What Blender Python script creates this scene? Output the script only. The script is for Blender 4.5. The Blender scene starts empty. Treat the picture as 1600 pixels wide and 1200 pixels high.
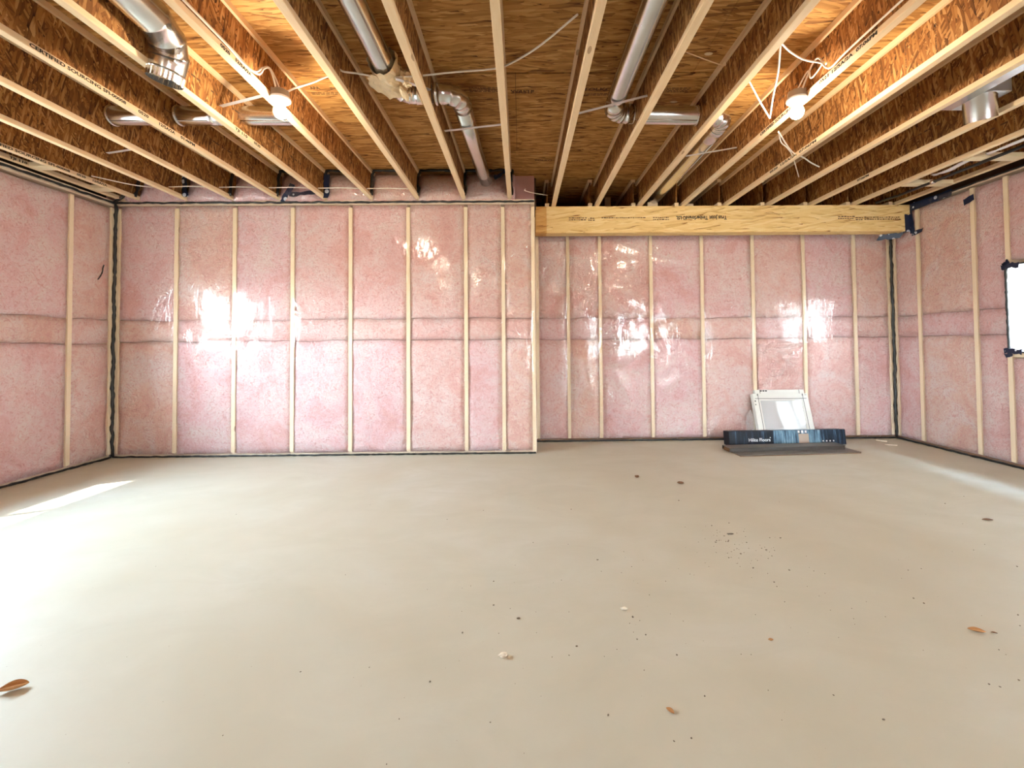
import bpy, bmesh, math, random
from mathutils import Vector, Matrix, noise

random.seed(7)
SC = bpy.context.scene
COL = SC.collection

# ------------------------------------------------------------------ camera, world, sun, exposure
cam_d = bpy.data.cameras.new('camera')
cam_d.sensor_fit = 'HORIZONTAL'; cam_d.sensor_width = 36.0
cam_d.lens = 679.7 * 36.0 / 1600.0
cam_d.shift_x = -(820.88 - 800.0) / 1600.0
cam_d.shift_y = (522.52 - 600.0) / 1600.0
cam_d.clip_start = 0.02; cam_d.clip_end = 200
cam = bpy.data.objects.new('camera', cam_d); COL.objects.link(cam)
RX = Vector((0.99991181, -0.01028863, -0.00839726))
RD = Vector((-0.00813593, 0.02518329, -0.99964974))
RF = Vector((0.0104965, 0.9996299, 0.02509736))
m = Matrix.Identity(4)
for i in range(3):
    m[i][0] = RX[i]; m[i][1] = -RD[i]; m[i][2] = -RF[i]
m[2][3] = 1.1334
cam.matrix_world = m
SC.camera = cam

world = bpy.data.worlds.new('world'); SC.world = world
world.use_nodes = True
wn = world.node_tree
bg = wn.nodes['Background']
geo = wn.nodes.new('ShaderNodeNewGeometry')
sep = wn.nodes.new('ShaderNodeSeparateXYZ')
ramp = wn.nodes.new('ShaderNodeValToRGB')
tc = wn.nodes.new('ShaderNodeTexCoord')
wn.links.new(tc.outputs['Generated'], sep.inputs[0])
mr = wn.nodes.new('ShaderNodeMapRange'); mr.inputs[1].default_value = -0.1; mr.inputs[2].default_value = 1.0
wn.links.new(sep.outputs[2], mr.inputs[0])
wn.links.new(mr.outputs[0], ramp.inputs[0])
ramp.color_ramp.elements[0].position = 0.0; ramp.color_ramp.elements[0].color = (0.35, 0.35, 0.33, 1)
ramp.color_ramp.elements[1].position = 1.0; ramp.color_ramp.elements[1].color = (0.50, 0.74, 1.0, 1)
e = ramp.color_ramp.elements.new(0.09); e.color = (0.45, 0.46, 0.45, 1)
e = ramp.color_ramp.elements.new(0.13); e.color = (0.82, 0.93, 1.0, 1)
wn.links.new(ramp.outputs[0], bg.inputs[0])
SKY = 92.0
bg.inputs[1].default_value = SKY

sun_d = bpy.data.lights.new('sun', 'SUN'); sun_d.energy = 30.0; sun_d.angle = math.radians(1.2)
sun_d.color = (1.0, 0.95, 0.86)
sun = bpy.data.objects.new('sun', sun_d); COL.objects.link(sun)
sun.rotation_euler = Vector((0.70, 0.36, -1.08)).to_track_quat('-Z', 'Y').to_euler()
sun.location = (-9, -4, 12)

def portal(loc, rot, sx, sy):
    d = bpy.data.lights.new('window_daylight', 'AREA'); d.shape = 'RECTANGLE'; d.size = sx; d.size_y = sy
    d.cycles.is_portal = True
    o = bpy.data.objects.new('window_daylight', d); COL.objects.link(o)
    o.location = loc; o.rotation_euler = rot
portal((-4.70, 2.50, 1.55), (0, -math.pi / 2, 0), 1.0, 1.75)
portal((4.88, 3.22, 1.43), (0, math.pi / 2, 0), 0.95, 1.5)
portal((3.70, -3.88, 1.06), (math.pi / 2, 0, math.pi), 1.1, 2.2)

SC.view_settings.view_transform = 'Standard'
SC.view_settings.look = 'None'
SC.view_settings.gamma = 1.0
SC.view_settings.use_curve_mapping = False
SC.view_settings.exposure = 0.40
BULB = 520.0
FILM_F0 = 0.032

# ------------------------------------------------------------------ dimensions (metres)
XL, XR = -4.26, 4.44           # film faces of the left and right walls
YL, YR = 4.595, 5.134          # film faces of the back wall and of the recess
XRET = 0.16                    # outside corner between them
YB = -3.6                      # rear wall behind the camera
ZT = 2.65                      # top of the stud walls
ZJ, JD, J = 2.693, 0.302, 0.4877
ZS = ZJ + JD                   # underside of the subfloor
JX0 = -1.5695
S = 0.6096
def jx(k): return JX0 + k * J

# ------------------------------------------------------------------ object helpers
def link(o, parent=None):
    COL.objects.link(o)
    if parent is not None: o.parent = parent
    return o
def mesh_obj(name, verts, faces, mat=None, parent=None, smooth=False):
    me = bpy.data.meshes.new(name); me.from_pydata(verts, [], faces); me.update()
    if smooth: me.polygons.foreach_set('use_smooth', [True] * len(me.polygons))
    if mat: me.materials.append(mat)
    return link(bpy.data.objects.new(name, me), parent)
def bm_obj(name, bm, mat=None, parent=None, smooth=False):
    me = bpy.data.meshes.new(name)
    bmesh.ops.recalc_face_normals(bm, faces=bm.faces)
    bm.to_mesh(me); bm.free()
    if smooth: me.polygons.foreach_set('use_smooth', [True] * len(me.polygons))
    if mat: me.materials.append(mat)
    return link(bpy.data.objects.new(name, me), parent)
def tag(o, label=None, cat=None, group=None, kind=None):
    if label: o['label'] = label
    if cat: o['category'] = cat
    if group: o['group'] = group
    if kind: o['kind'] = kind
    return o
def empty(name, loc=(0, 0, 0), parent=None, **kw):
    o = bpy.data.objects.new(name, None); o.empty_display_size = 0.05
    link(o, parent); o.location = loc
    return tag(o, **kw)
def add_box(bm, x0, x1, y0, y1, z0, z1, mtx=None):
    vs = [bm.verts.new(v) for v in ((x0,y0,z0),(x1,y0,z0),(x1,y1,z0),(x0,y1,z0),(x0,y0,z1),(x1,y0,z1),(x1,y1,z1),(x0,y1,z1))]
    if mtx is not None:
        for v in vs: v.co = mtx @ v.co
    for f in ((3,2,1,0),(4,5,6,7),(0,1,5,4),(1,2,6,5),(2,3,7,6),(3,0,4,7)):
        bm.faces.new([vs[i] for i in f])
    return vs
def box(name, x0, x1, y0, y1, z0, z1, mat, parent=None, bevel=0.0, mtx=None):
    bm = bmesh.new(); add_box(bm, x0, x1, y0, y1, z0, z1, mtx)
    if bevel: bmesh.ops.bevel(bm, geom=list(bm.edges), offset=bevel, segments=1, affect='EDGES', profile=0.5)
    return bm_obj(name, bm, mat, parent)
def tube_geo(path, rad, seg=10, cap=True, closed_flat=None):
    path = [Vector(p) for p in path]; n = len(path)
    if not hasattr(rad, '__len__'): rad = [rad] * n
    verts, faces = [], []
    t0 = (path[1] - path[0]).normalized()
    up = Vector((0, 0, 1)) if abs(t0.z) < 0.9 else Vector((1, 0, 0))
    nrm = (up - t0 * up.dot(t0)).normalized()
    for i, p in enumerate(path):
        if i == 0: t = t0
        elif i == n - 1: t = (path[i] - path[i-1]).normalized()
        else:
            a = (path[i+1] - path[i]); b = (path[i] - path[i-1])
            t = (a.normalized() + b.normalized())
            if t.length < 1e-6: t = a
            t = t.normalized()
        nrm = (nrm - t * nrm.dot(t)).normalized()
        bn = t.cross(nrm)
        for k in range(seg):
            a = 2 * math.pi * k / seg
            verts.append(p + (nrm * math.cos(a) + bn * math.sin(a)) * rad[i])
    for i in range(n - 1):
        for k in range(seg):
            a = i * seg + k; b = i * seg + (k + 1) % seg
            faces.append((a, b, b + seg, a + seg))
    if cap:
        faces.append(tuple(reversed(range(seg)))); faces.append(tuple(range((n-1)*seg, n*seg)))
    return verts, faces
def tube(name, path, rad, mat, parent=None, seg=10, cap=True, smooth=True):
    v, f = tube_geo(path, rad, seg, cap)
    o = mesh_obj(name, v, f, mat, parent, smooth)
    return o
def spline(pts, per=6):
    P = [Vector(p) for p in pts]; P = [2*P[0]-P[1]] + P + [2*P[-1]-P[-2]]; out = []
    for i in range(1, len(P) - 2):
        for s in range(per):
            t = s / per; a, b, c, d = P[i-1], P[i], P[i+1], P[i+2]
            out.append(0.5*((2*b) + (c-a)*t + (2*a-5*b+4*c-d)*t*t + (3*b-a-3*c+d)*t**3))
    out.append(P[-2]); return out
def fnoise(x, y, z=0.0): return noise.noise(Vector((x, y, z)))

# ------------------------------------------------------------------ material helpers
def new_mat(name):
    M = bpy.data.materials.new(name); M.use_nodes = True
    nt = M.node_tree
    return M, nt, nt.nodes['Principled BSDF']
class G:
    """tiny node builder"""
    def __init__(s, nt): s.nt = nt
    def n(s, t, **kw):
        nd = s.nt.nodes.new('ShaderNode' + t)
        for k, v in kw.items():
            if k.startswith('_'): setattr(nd, k[1:], v)
        return nd
    def l(s, a, b): s.nt.links.new(a, b)
    def pos(s):
        return s.n('NewGeometry').outputs['Position']
    def obj(s):
        return s.n('TexCoord').outputs['Object']
    def mapping(s, vec, loc=(0,0,0), rot=(0,0,0), sc=(1,1,1)):
        nd = s.n('Mapping'); nd.inputs[1].default_value = loc; nd.inputs[2].default_value = rot; nd.inputs[3].default_value = sc
        s.l(vec, nd.inputs[0]); return nd.outputs[0]
    def noise(s, vec, scale, detail=3, rough=0.55, dist=0.0):
        nd = s.n('TexNoise'); nd.inputs['Scale'].default_value = scale; nd.inputs['Detail'].default_value = detail
        nd.inputs['Roughness'].default_value = rough; nd.inputs['Distortion'].default_value = dist
        if vec is not None: s.l(vec, nd.inputs['Vector'])
        return nd
    def voro(s, vec, scale, feature='F1', dim='3D'):
        nd = s.n('TexVoronoi'); nd.voronoi_dimensions = dim; nd.feature = feature
        nd.inputs['Scale'].default_value = scale; s.l(vec, nd.inputs['Vector']); return nd
    def ramp(s, fac, stops):
        nd = s.n('ValToRGB'); el = nd.color_ramp.elements
        el[0].position, el[0].color = stops[0][0], (*stops[0][1], 1)
        el[1].position, el[1].color = stops[-1][0], (*stops[-1][1], 1)
        for p, c in stops[1:-1]:
            q = el.new(p); q.color = (*c, 1)
        s.l(fac, nd.inputs[0]); return nd.outputs[0]
    def math(s, op, a, b=None, clamp=False):
        nd = s.n('Math'); nd.operation = op; nd.use_clamp = clamp
        for i, v in enumerate((a, b)):
            if v is None: continue
            if hasattr(v, 'is_output'): s.l(v, nd.inputs[i])
            else: nd.inputs[i].default_value = v
        return nd.outputs[0]
    def mix(s, fac, a, b, blend='MIX'):
        nd = s.n('Mix'); nd.data_type = 'RGBA'; nd.blend_type = blend
        for i, v in ((0, fac), (6, a), (7, b)):
            if hasattr(v, 'is_output'): s.l(v, nd.inputs[i])
            elif i == 0: nd.inputs[0].default_value = v
            else: nd.inputs[i].default_value = (*v, 1)
        return nd.outputs[2]
    def bump(s, h, strength=0.3, dist=0.01, normal=None):
        nd = s.n('Bump'); nd.inputs['Strength'].default_value = strength; nd.inputs['Distance'].default_value = dist
        s.l(h, nd.inputs['Height'])
        if normal is not None: s.l(normal, nd.inputs['Normal'])
        return nd.outputs[0]
def plain(name, col, rough=0.6, metal=0.0, var=0.08, scale=20, spec=0.5):
    M, nt, b = new_mat(name); g = G(nt)
    nz = g.noise(g.obj(), scale, 4)
    c = g.mix(nz.outputs[0], tuple(x*(1-var) for x in col), tuple(min(1, x*(1+var)) for x in col))
    g.l(c, b.inputs['Base Color']); b.inputs['Roughness'].default_value = rough; b.inputs['Metallic'].default_value = metal
    b.inputs['Specular IOR Level'].default_value = spec
    return M

def schlick(g, f0, normal=None):
    lw = g.n('LayerWeight'); lw.inputs[0].default_value = 0.5
    if normal is not None: g.l(normal, lw.inputs['Normal'])
    p = g.math('POWER', lw.outputs['Facing'], 5.0)
    return g.math('ADD', g.math('MULTIPLY', p, 1.0 - f0), f0, clamp=True)
def mat_concrete():
    M, nt, b = new_mat('concrete'); g = G(nt); P = g.pos()
    big = g.noise(P, 0.55, 4, 0.6, 0.6).outputs[0]
    med = g.noise(g.mapping(P, sc=(1.0, 1.8, 1)), 1.9, 5, 0.62, 1.2).outputs[0]
    fine = g.noise(P, 38, 4, 0.7).outputs[0]
    arc = g.n('TexWave'); arc.wave_type = 'RINGS'; arc.rings_direction = 'Z'
    arc.inputs['Scale'].default_value = 0.55; arc.inputs['Distortion'].default_value = 9; arc.inputs['Detail'].default_value = 3
    arc.inputs['Detail Scale'].default_value = 0.8
    g.l(g.mapping(P, loc=(1.5, -1.0, 0)), arc.inputs['Vector'])
    c = g.ramp(big, [(0.34, (0.485, 0.435, 0.33)), (0.5, (0.535, 0.50, 0.40)), (0.66, (0.575, 0.56, 0.495))])
    c = g.mix(g.math('MULTIPLY', g.ramp(med, [(0.35, (0, 0, 0)), (0.75, (1, 1, 1))]), 0.7), c, (0.48, 0.445, 0.35))
    c = g.mix(g.math('MULTIPLY', arc.outputs['Fac'], 0.12), c, (0.62, 0.60, 0.525))
    c = g.mix(g.math('MULTIPLY', fine, 0.22), c, (0.46, 0.425, 0.335))
    sp = g.voro(P, 26)
    spm = g.math('LESS_THAN', sp.outputs['Distance'], 0.045)
    rnd = g.n('SeparateColor'); g.l(sp.outputs['Color'], rnd.inputs[0])
    spm = g.math('MULTIPLY', spm, g.math('GREATER_THAN', rnd.outputs[0], 0.8))
    c = g.mix(g.math('MULTIPLY', spm, 0.55), c, (0.22, 0.17, 0.11))
    g.l(c, b.inputs['Base Color'])
    rr = g.math('ADD', g.math('MULTIPLY', med, 0.2), 0.42)
    g.l(rr, b.inputs['Roughness']); b.inputs['Specular IOR Level'].default_value = 0.3
    h = g.math('ADD', g.math('MULTIPLY', fine, 0.25), med)
    g.l(g.bump(h, 0.12, 0.012), b.inputs['Normal'])
    return M

def mat_batt():
    M, nt, b = new_mat('pink_insulation'); g = G(nt); P = g.pos()
    oi = g.n('ObjectInfo'); s3 = g.n('SeparateColor'); g.l(oi.outputs['Color'], s3.inputs[0])
    pink = (0.96, 0.635, 0.69); tan = (0.915, 0.615, 0.49)
    c = g.mix(s3.outputs[0], pink, tan)
    big = g.noise(P, 3.0, 5, 0.65, 0.8).outputs[0]
    c = g.mix(g.ramp(big, [(0.42, (0, 0, 0)), (0.66, (0.85, 0.85, 0.85))]), c, (0.97, 0.82, 0.79))
    c = g.mix(g.ramp(big, [(0.30, (0.75, 0.75, 0.75)), (0.47, (0, 0, 0))]), c, (0.86, 0.47, 0.43))
    fib = g.noise(P, 20, 6, 0.72, 2.6).outputs[0]
    c = g.mix(g.ramp(fib, [(0.34, (0.9, 0.9, 0.9)), (0.50, (0, 0, 0))]), c, (0.80, 0.40, 0.385))
    c = g.mix(g.ramp(fib, [(0.54, (0, 0, 0)), (0.74, (0.8, 0.8, 0.8))]), c, (0.97, 0.85, 0.82))
    deep = g.noise(P, 8, 6, 0.75, 2.0).outputs[0]
    c = g.mix(g.ramp(deep, [(0.30, (0.9, 0.9, 0.9)), (0.41, (0, 0, 0))]), c, (0.74, 0.34, 0.32))
    g.l(c, b.inputs['Base Color']); b.inputs['Roughness'].default_value = 1.0
    b.inputs['Specular IOR Level'].default_value = 0.05
    h = g.math('ADD', g.noise(P, 9, 6, 0.65, 1.0).outputs[0], g.math('MULTIPLY', fib, 0.7))
    g.l(g.bump(h, 0.8, 0.05), b.inputs['Normal'])
    return M

def mat_film(haze=0.05, nm='polyethylene_film'):
    M = bpy.data.materials.new(nm); M.use_nodes = True; nt = M.node_tree; nt.nodes.clear(); g = G(nt)
    out = g.n('OutputMaterial'); P = g.pos()
    tr = g.n('BsdfTransparent'); tr.inputs[0].default_value = (0.985, 0.98, 0.98, 1)
    df = g.n('BsdfDiffuse'); df.inputs[0].default_value = (0.9, 0.88, 0.87, 1)
    gl = g.n('BsdfGlossy'); gl.inputs['Roughness'].default_value = 0.10; gl.inputs[0].default_value = (1, 1, 1, 1)
    w1 = g.noise(P, 1.6, 2, 0.5, 0.6).outputs[0]
    w2 = g.noise(g.mapping(P, rot=(0.3, 0.5, 0.2), sc=(1, 1, 0.35)), 9, 3, 0.5, 1.4).outputs[0]
    w3 = g.noise(g.mapping(P, rot=(0.1, 0.9, 0.0), sc=(6, 6, 0.8)), 5, 3, 0.6, 0.6).outputs[0]
    h = g.math('ADD', g.math('MULTIPLY', w1, 2.0), g.math('ADD', g.math('MULTIPLY', w2, 0.28), g.math('MULTIPLY', w3, 0.12)))
    bn = g.bump(h, 0.26, 0.05)
    g.l(bn, gl.inputs['Normal'])
    fac = schlick(g, FILM_F0)
    m1 = g.n('MixShader'); m1.inputs[0].default_value = haze
    g.l(tr.outputs[0], m1.inputs[1]); g.l(df.outputs[0], m1.inputs[2])
    m2 = g.n('MixShader'); g.l(fac, m2.inputs[0]); g.l(m1.outputs[0], m2.inputs[1]); g.l(gl.outputs[0], m2.inputs[2])
    g.l(m2.outputs[0], out.inputs[0])
    return M

def mat_lumber(name, light, dark, axis='Z', knots=True, rough=0.65):
    M, nt, b = new_mat(name); g = G(nt)
    sc = {'X': (0.12, 1, 1), 'Y': (1, 0.12, 1), 'Z': (1, 1, 0.12)}[axis]
    P = g.mapping(g.pos(), sc=sc)
    gr = g.noise(P, 55, 4, 0.6, 0.4).outputs[0]
    lo = g.noise(P, 6, 3, 0.5).outputs[0]
    c = g.mix(gr, light, dark)
    c = g.mix(g.math('MULTIPLY', lo, 0.4), c, tuple(x*0.85 for x in light))
    if knots:
        v = g.voro(g.mapping(g.pos(), sc=tuple(1 if s == 1 else 0.35 for s in sc)), 5.0)
        k = g.math('LESS_THAN', v.outputs['Distance'], 0.055)
        c = g.mix(g.math('MULTIPLY', k, 0.6), c, (0.25, 0.11, 0.04))
    g.l(c, b.inputs['Base Color']); b.inputs['Roughness'].default_value = rough
    b.inputs['Specular IOR Level'].default_value = 0.25
    g.l(g.bump(gr, 0.15, 0.003), b.inputs['Normal'])
    return M

def mat_osb(name, plane, cols, long=0.09, wide=0.022, angles=(0.0, 0.5, -0.6), rough=0.75, bumps=0.3):
    """strands: stretched voronoi cells in three directions laid over each other"""
    M, nt, b = new_mat(name); g = G(nt)
    sp = g.n('SeparateXYZ'); g.l(g.pos(), sp.inputs[0])
    cb = g.n('CombineXYZ')
    if plane == 'YZ':
        g.l(g.math('ADD', sp.outputs[1], g.math('MULTIPLY', sp.outputs[0], 3.37)), cb.inputs[0]); g.l(sp.outputs[2], cb.inputs[1])
    elif plane == 'XY':
        g.l(sp.outputs[0], cb.inputs[0]); g.l(sp.outputs[1], cb.inputs[1])
    else:
        g.l(sp.outputs[0], cb.inputs[0]); g.l(g.math('ADD', sp.outputs[2], sp.outputs[1]), cb.inputs[1])
    base = cb.outputs[0]
    wrp = g.noise(base, 7, 2, 0.5)
    vm = g.n('VectorMath'); vm.operation = 'MULTIPLY_ADD'
    g.l(wrp.outputs['Color'], vm.inputs[0]); vm.inputs[1].default_value = (0.016, 0.016, 0); g.l(base, vm.inputs[2])
    base = vm.outputs[0]
    layers = []
    for i, a in enumerate(angles):
        q = g.mapping(base, loc=(i*3.3, i*1.7, 0), rot=(0, 0, a))
        q = g.mapping(q, sc=(1/long, 1/wide, 1))
        v = g.voro(q, 1.0, 'F1', '2D')
        s3 = g.n('SeparateColor'); g.l(v.outputs['Color'], s3.inputs[0])
        gr = g.noise(g.mapping(q, sc=(0.5, 3, 1)), 3, 3).outputs[0]
        val = g.math('ADD', g.math('MULTIPLY', s3.outputs[0], 0.75), g.math('MULTIPLY', gr, 0.3))
        edge = g.ramp(v.outputs['Distance'], [(0.5, (0, 0, 0)), (0.95, (0.35, 0.35, 0.35))])
        val = g.math('SUBTRACT', val, edge)
        layers.append((val, s3.outputs[1]))
    val = layers[0][0]
    for i in range(1, len(layers)):
        msk = g.math('GREATER_THAN', layers[i][1], 0.52)
        nd = g.n('Mix'); nd.data_type = 'FLOAT'
        g.l(msk, nd.inputs[0]); g.l(val, nd.inputs[2]); g.l(layers[i][0], nd.inputs[3]); val = nd.outputs[0]
    c = g.ramp(val, cols)
    g.l(c, b.inputs['Base Color']); b.inputs['Roughness'].default_value = rough
    b.inputs['Specular IOR Level'].default_value = 0.25
    g.l(g.bump(val, bumps, 0.004), b.inputs['Normal'])
    return M

def mat_metal():
    M, nt, b = new_mat('galvanised_steel'); g = G(nt); P = g.obj()
    n1 = g.noise(P, 6, 4, 0.6).outputs[0]; n2 = g.voro(P, 60).outputs['Distance']
    c = g.mix(n1, (0.60, 0.61, 0.62), (0.82, 0.83, 0.84))
    g.l(c, b.inputs['Base Color']); b.inputs['Metallic'].default_value = 1.0
    g.l(g.math('ADD', g.math('MULTIPLY', n1, 0.16), 0.16), b.inputs['Roughness'])
    g.l(g.bump(g.math('ADD', n1, g.math('MULTIPLY', n2, 0.1)), 0.12, 0.01), b.inputs['Normal'])
    return M

def mat_tape():
    M, nt, b = new_mat('navy_tape'); g = G(nt); P = g.pos()
    v = g.voro(P, 17)
    k = g.math('LESS_THAN', v.outputs['Distance'], 0.36)
    s3 = g.n('SeparateColor'); g.l(v.outputs['Color'], s3.inputs[0])
    k = g.math('MULTIPLY', k, g.math('GREATER_THAN', s3.outputs[0], 0.40))
    c = g.mix(k, (0.006, 0.014, 0.045), (0.62, 0.66, 0.72))
    g.l(c, b.inputs['Base Color']); b.inputs['Roughness'].default_value = 0.35
    return M

def mat_emit(name, col, strength):
    M = bpy.data.materials.new(name); M.use_nodes = True; nt = M.node_tree; nt.nodes.clear(); g = G(nt)
    o = g.n('OutputMaterial'); em = g.n('Emission'); em.inputs[0].default_value = (*col, 1); em.inputs[1].default_value = strength
    g.l(em.outputs[0], o.inputs[0]); return M

def mat_glass():
    M = bpy.data.materials.new('window_glass'); M.use_nodes = True; nt = M.node_tree; nt.nodes.clear(); g = G(nt)
    o = g.n('OutputMaterial'); tr = g.n('BsdfTransparent'); tr.inputs[0].default_value = (0.95, 0.97, 0.97, 1)
    gl = g.n('BsdfGlossy'); gl.inputs['Roughness'].default_value = 0.0
    mx = g.n('MixShader'); g.l(schlick(g, 0.04), mx.inputs[0]); g.l(tr.outputs[0], mx.inputs[1]); g.l(gl.outputs[0], mx.inputs[2])
    g.l(mx.outputs[0], o.inputs[0]); return M

def mat_carton():
    M, nt, b = new_mat('printed_carton'); g = G(nt); P = g.obj()
    sp = g.n('SeparateXYZ'); g.l(P, sp.inputs[0])
    st = g.noise(g.mapping(P, sc=(1, 0.05, 0.08)), 22, 5, 0.7, 0.2).outputs[0]
    st2 = g.noise(g.mapping(P, sc=(1, 0.05, 0.5)), 9, 4, 0.6).outputs[0]
    # bands along the box: dark, stripes, pale blue left and right of the sticker, dark end
    t = g.math('DIVIDE', sp.outputs[0], 1.34)
    band = g.ramp(t, [(0.0, (0.02,)*3), (0.34, (0.03,)*3), (0.40, (0.45,)*3), (0.54, (0.62,)*3), (0.60, (0.45,)*3), (0.70, (0.62,)*3), (0.80, (0.28,)*3), (1.0, (0.08,)*3)])
    v = g.math('ADD', band, g.math('MULTIPLY', g.math('SUBTRACT', st, 0.5), 1.9))
    v = g.math('ADD', v, g.math('MULTIPLY', g.math('SUBTRACT', st2, 0.5), 0.5))
    c = g.ramp(v, [(0.05, (0.004, 0.006, 0.012)), (0.3, (0.02, 0.04, 0.07)), (0.6, (0.14, 0.25, 0.34)), (0.95, (0.55, 0.70, 0.78))])
    g.l(c, b.inputs['Base Color']); b.inputs['Roughness'].default_value = 0.42; b.inputs['Specular IOR Level'].default_value = 0.25
    return M

M_CONC = mat_concrete(); M_BATT = mat_batt(); M_FILM = mat_film()
M_STUD = mat_lumber('stud_lumber', (0.92, 0.79, 0.58), (0.84, 0.67, 0.45), 'Z')
M_PLATE = mat_lumber('plate_lumber', (0.86, 0.72, 0.54), (0.78, 0.61, 0.43), 'X')
M_FLANGE = mat_lumber('flange_lumber', (0.86, 0.67, 0.43), (0.72, 0.50, 0.28), 'Y')
M_BLOCK = mat_lumber('block_lumber', (0.88, 0.74, 0.50), (0.78, 0.62, 0.38), 'X', knots=False)
M_WEB = mat_osb('joist_web_board', 'YZ', [(0.0, (0.045, 0.015, 0.005)), (0.22, (0.16, 0.060, 0.014)), (0.5, (0.29, 0.118, 0.030)), (0.75, (0.41, 0.19, 0.058)), (1.0, (0.62, 0.37, 0.15))], 0.085, 0.013, (0.35, 2.25, 1.45, 0.9, 1.75))
M_SUB = mat_osb('subfloor_board', 'XY', [(0.0, (0.10, 0.037, 0.010)), (0.25, (0.34, 0.16, 0.045)), (0.55, (0.47, 0.24, 0.07)), (0.85, (0.58, 0.33, 0.11)), (1.0, (0.68, 0.44, 0.18))], 0.15, 0.017, (0.0, 0.2, -0.22, 0.08))
M_LSL = mat_osb('strand_lumber', 'XZ', [(0.0, (0.32, 0.15, 0.045)), (0.16, (0.66, 0.42, 0.16)), (0.3, (0.74, 0.51, 0.22)), (0.6, (0.78, 0.56, 0.25)), (1.0, (0.84, 0.65, 0.34))], 0.20, 0.016, (0.0, 0.12, -0.15), bumps=0.15)
M_LSL2 = mat_osb('strand_lumber_end', 'XZ', [(0.0, (0.33, 0.14, 0.035)), (0.25, (0.55, 0.29, 0.08)), (1.0, (0.66, 0.40, 0.14))], 0.20, 0.016, (0.0, 0.12, -0.15), bumps=0.15)
M_METAL = mat_metal(); M_TAPE = mat_tape(); M_GLASS = mat_glass(); M_CARTON = mat_carton()
M_SEAL = plain('black_sealant', (0.010, 0.011, 0.011), 0.45, var=0.3, scale=60)
M_INK = plain('black_ink', (0.018, 0.013, 0.010), 0.8)
M_INK2 = plain('faded_ink', (0.10, 0.045, 0.016), 0.8)
M_WIRE = plain('white_cable', (0.86, 0.80, 0.70), 0.45)
M_TWINE = plain('pale_twine', (0.75, 0.55, 0.34), 0.8)
M_PORC = plain('white_porcelain', (0.90, 0.88, 0.84), 0.25)
M_BOXP = plain('grey_box_steel', (0.50, 0.47, 0.43), 0.45, 0.6)
M_BULB = mat_emit('bulb_glow', (1.0, 0.84, 0.63), BULB)
M_VINYL = plain('white_vinyl', (0.66, 0.645, 0.60), 0.4, var=0.03)
M_JAMB = plain('white_jamb', (0.88, 0.88, 0.88), 0.5, var=0.03)
M_BLACKPIPE = plain('black_pipe', (0.012, 0.012, 0.012), 0.4)
M_BROWN = plain('brown_board_edge', (0.16, 0.07, 0.025), 0.8)
M_PLANK = plain('dark_vinyl_plank', (0.075, 0.065, 0.055), 0.35, var=0.35, scale=8)
M_PLANK2 = plain('grey_vinyl_plank', (0.13, 0.116, 0.10), 0.4, var=0.3, scale=8)
M_CARTD = plain('dark_carton', (0.045, 0.035, 0.028), 0.5, var=0.3, scale=9)
M_STICK = plain('tan_sticker', (0.42, 0.32, 0.25), 0.7)
M_WHITE = plain('white_print', (0.9, 0.9, 0.9), 0.6)
M_PAPER = plain('cream_wrap', (0.84, 0.69, 0.46), 0.85, var=0.2, scale=30)
M_SHADEWD = plain('shade_dark_board', (0.07, 0.032, 0.015), 0.9, var=0.4, scale=10)  # near-black colour carries the shade of the deep joist cavity
M_LEAF = plain('dry_leaf', (0.42, 0.20, 0.07), 0.8, var=0.35, scale=60)
M_LEAF2 = plain('dark_chip', (0.16, 0.075, 0.03), 0.8, var=0.35, scale=60)
M_CHIPW = plain('pale_chip', (0.82, 0.74, 0.60), 0.8, var=0.15, scale=60)
M_GRIT = plain('grit', (0.13, 0.10, 0.07), 0.9)
M_SIDING = plain('white_siding', (0.85, 0.86, 0.88), 0.6, var=0.03)
M_EARTH = plain('earth', (0.30, 0.26, 0.20), 0.95, var=0.3, scale=3)
M_BACK = plain('wall_backing', (0.72, 0.42, 0.38), 0.9, var=0.1, scale=6)
M_SLAB = plain('light_seal_slab', (0.05, 0.03, 0.015), 0.9)  # for the added light-blocking slab, dark behind the panel gaps
M_BAG = mat_film(0.16, 'bag_plastic')

# ------------------------------------------------------------------ floor
fl = box('floor', -4.75, 5.0, YB - 0.3, 5.6, -0.12, 0.0, M_CONC)
tag(fl, 'bare beige concrete basement floor with trowel marks and small specks', 'floor', kind='structure')

# ------------------------------------------------------------------ ceiling: joists and subfloor panels
ceil = tag(empty('ceiling'), 'open ceiling of wooden I-joists under strand board subfloor panels', 'ceiling', kind='structure')
def make_joist_mesh(y0, y1):
    out = {}
    bm = bmesh.new(); add_box(bm, -0.005, 0.005, y0, y1, 0.034, JD - 0.034); out['web'] = bm
    bm = bmesh.new(); add_box(bm, -0.0225, 0.0225, y0, y1, 0.0, 0.035)
    bmesh.ops.bevel(bm, geom=[e for e in bm.edges if abs((e.verts[0].co - e.verts[1].co).y) > 0.5], offset=0.002, segments=1, affect='EDGES'); out['bottom_flange'] = bm
    bm = bmesh.new(); add_box(bm, -0.0225, 0.0225, y0, y1, JD - 0.035, JD); out['top_flange'] = bm
    res = {}
    for k, bm in out.items():
        bmesh.ops.recalc_face_normals(bm, faces=bm.faces)
        me = bpy.data.meshes.new(k); bm.to_mesh(me); bm.free()
        me.materials.append(M_WEB if k == 'web' else M_FLANGE); res[k] = me
    return res
JM_L = make_joist_mesh(YB, 4.64); JM_R = make_joist_mesh(YB, 4.97); JM_B = make_joist_mesh(4.852, 8.4)
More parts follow.
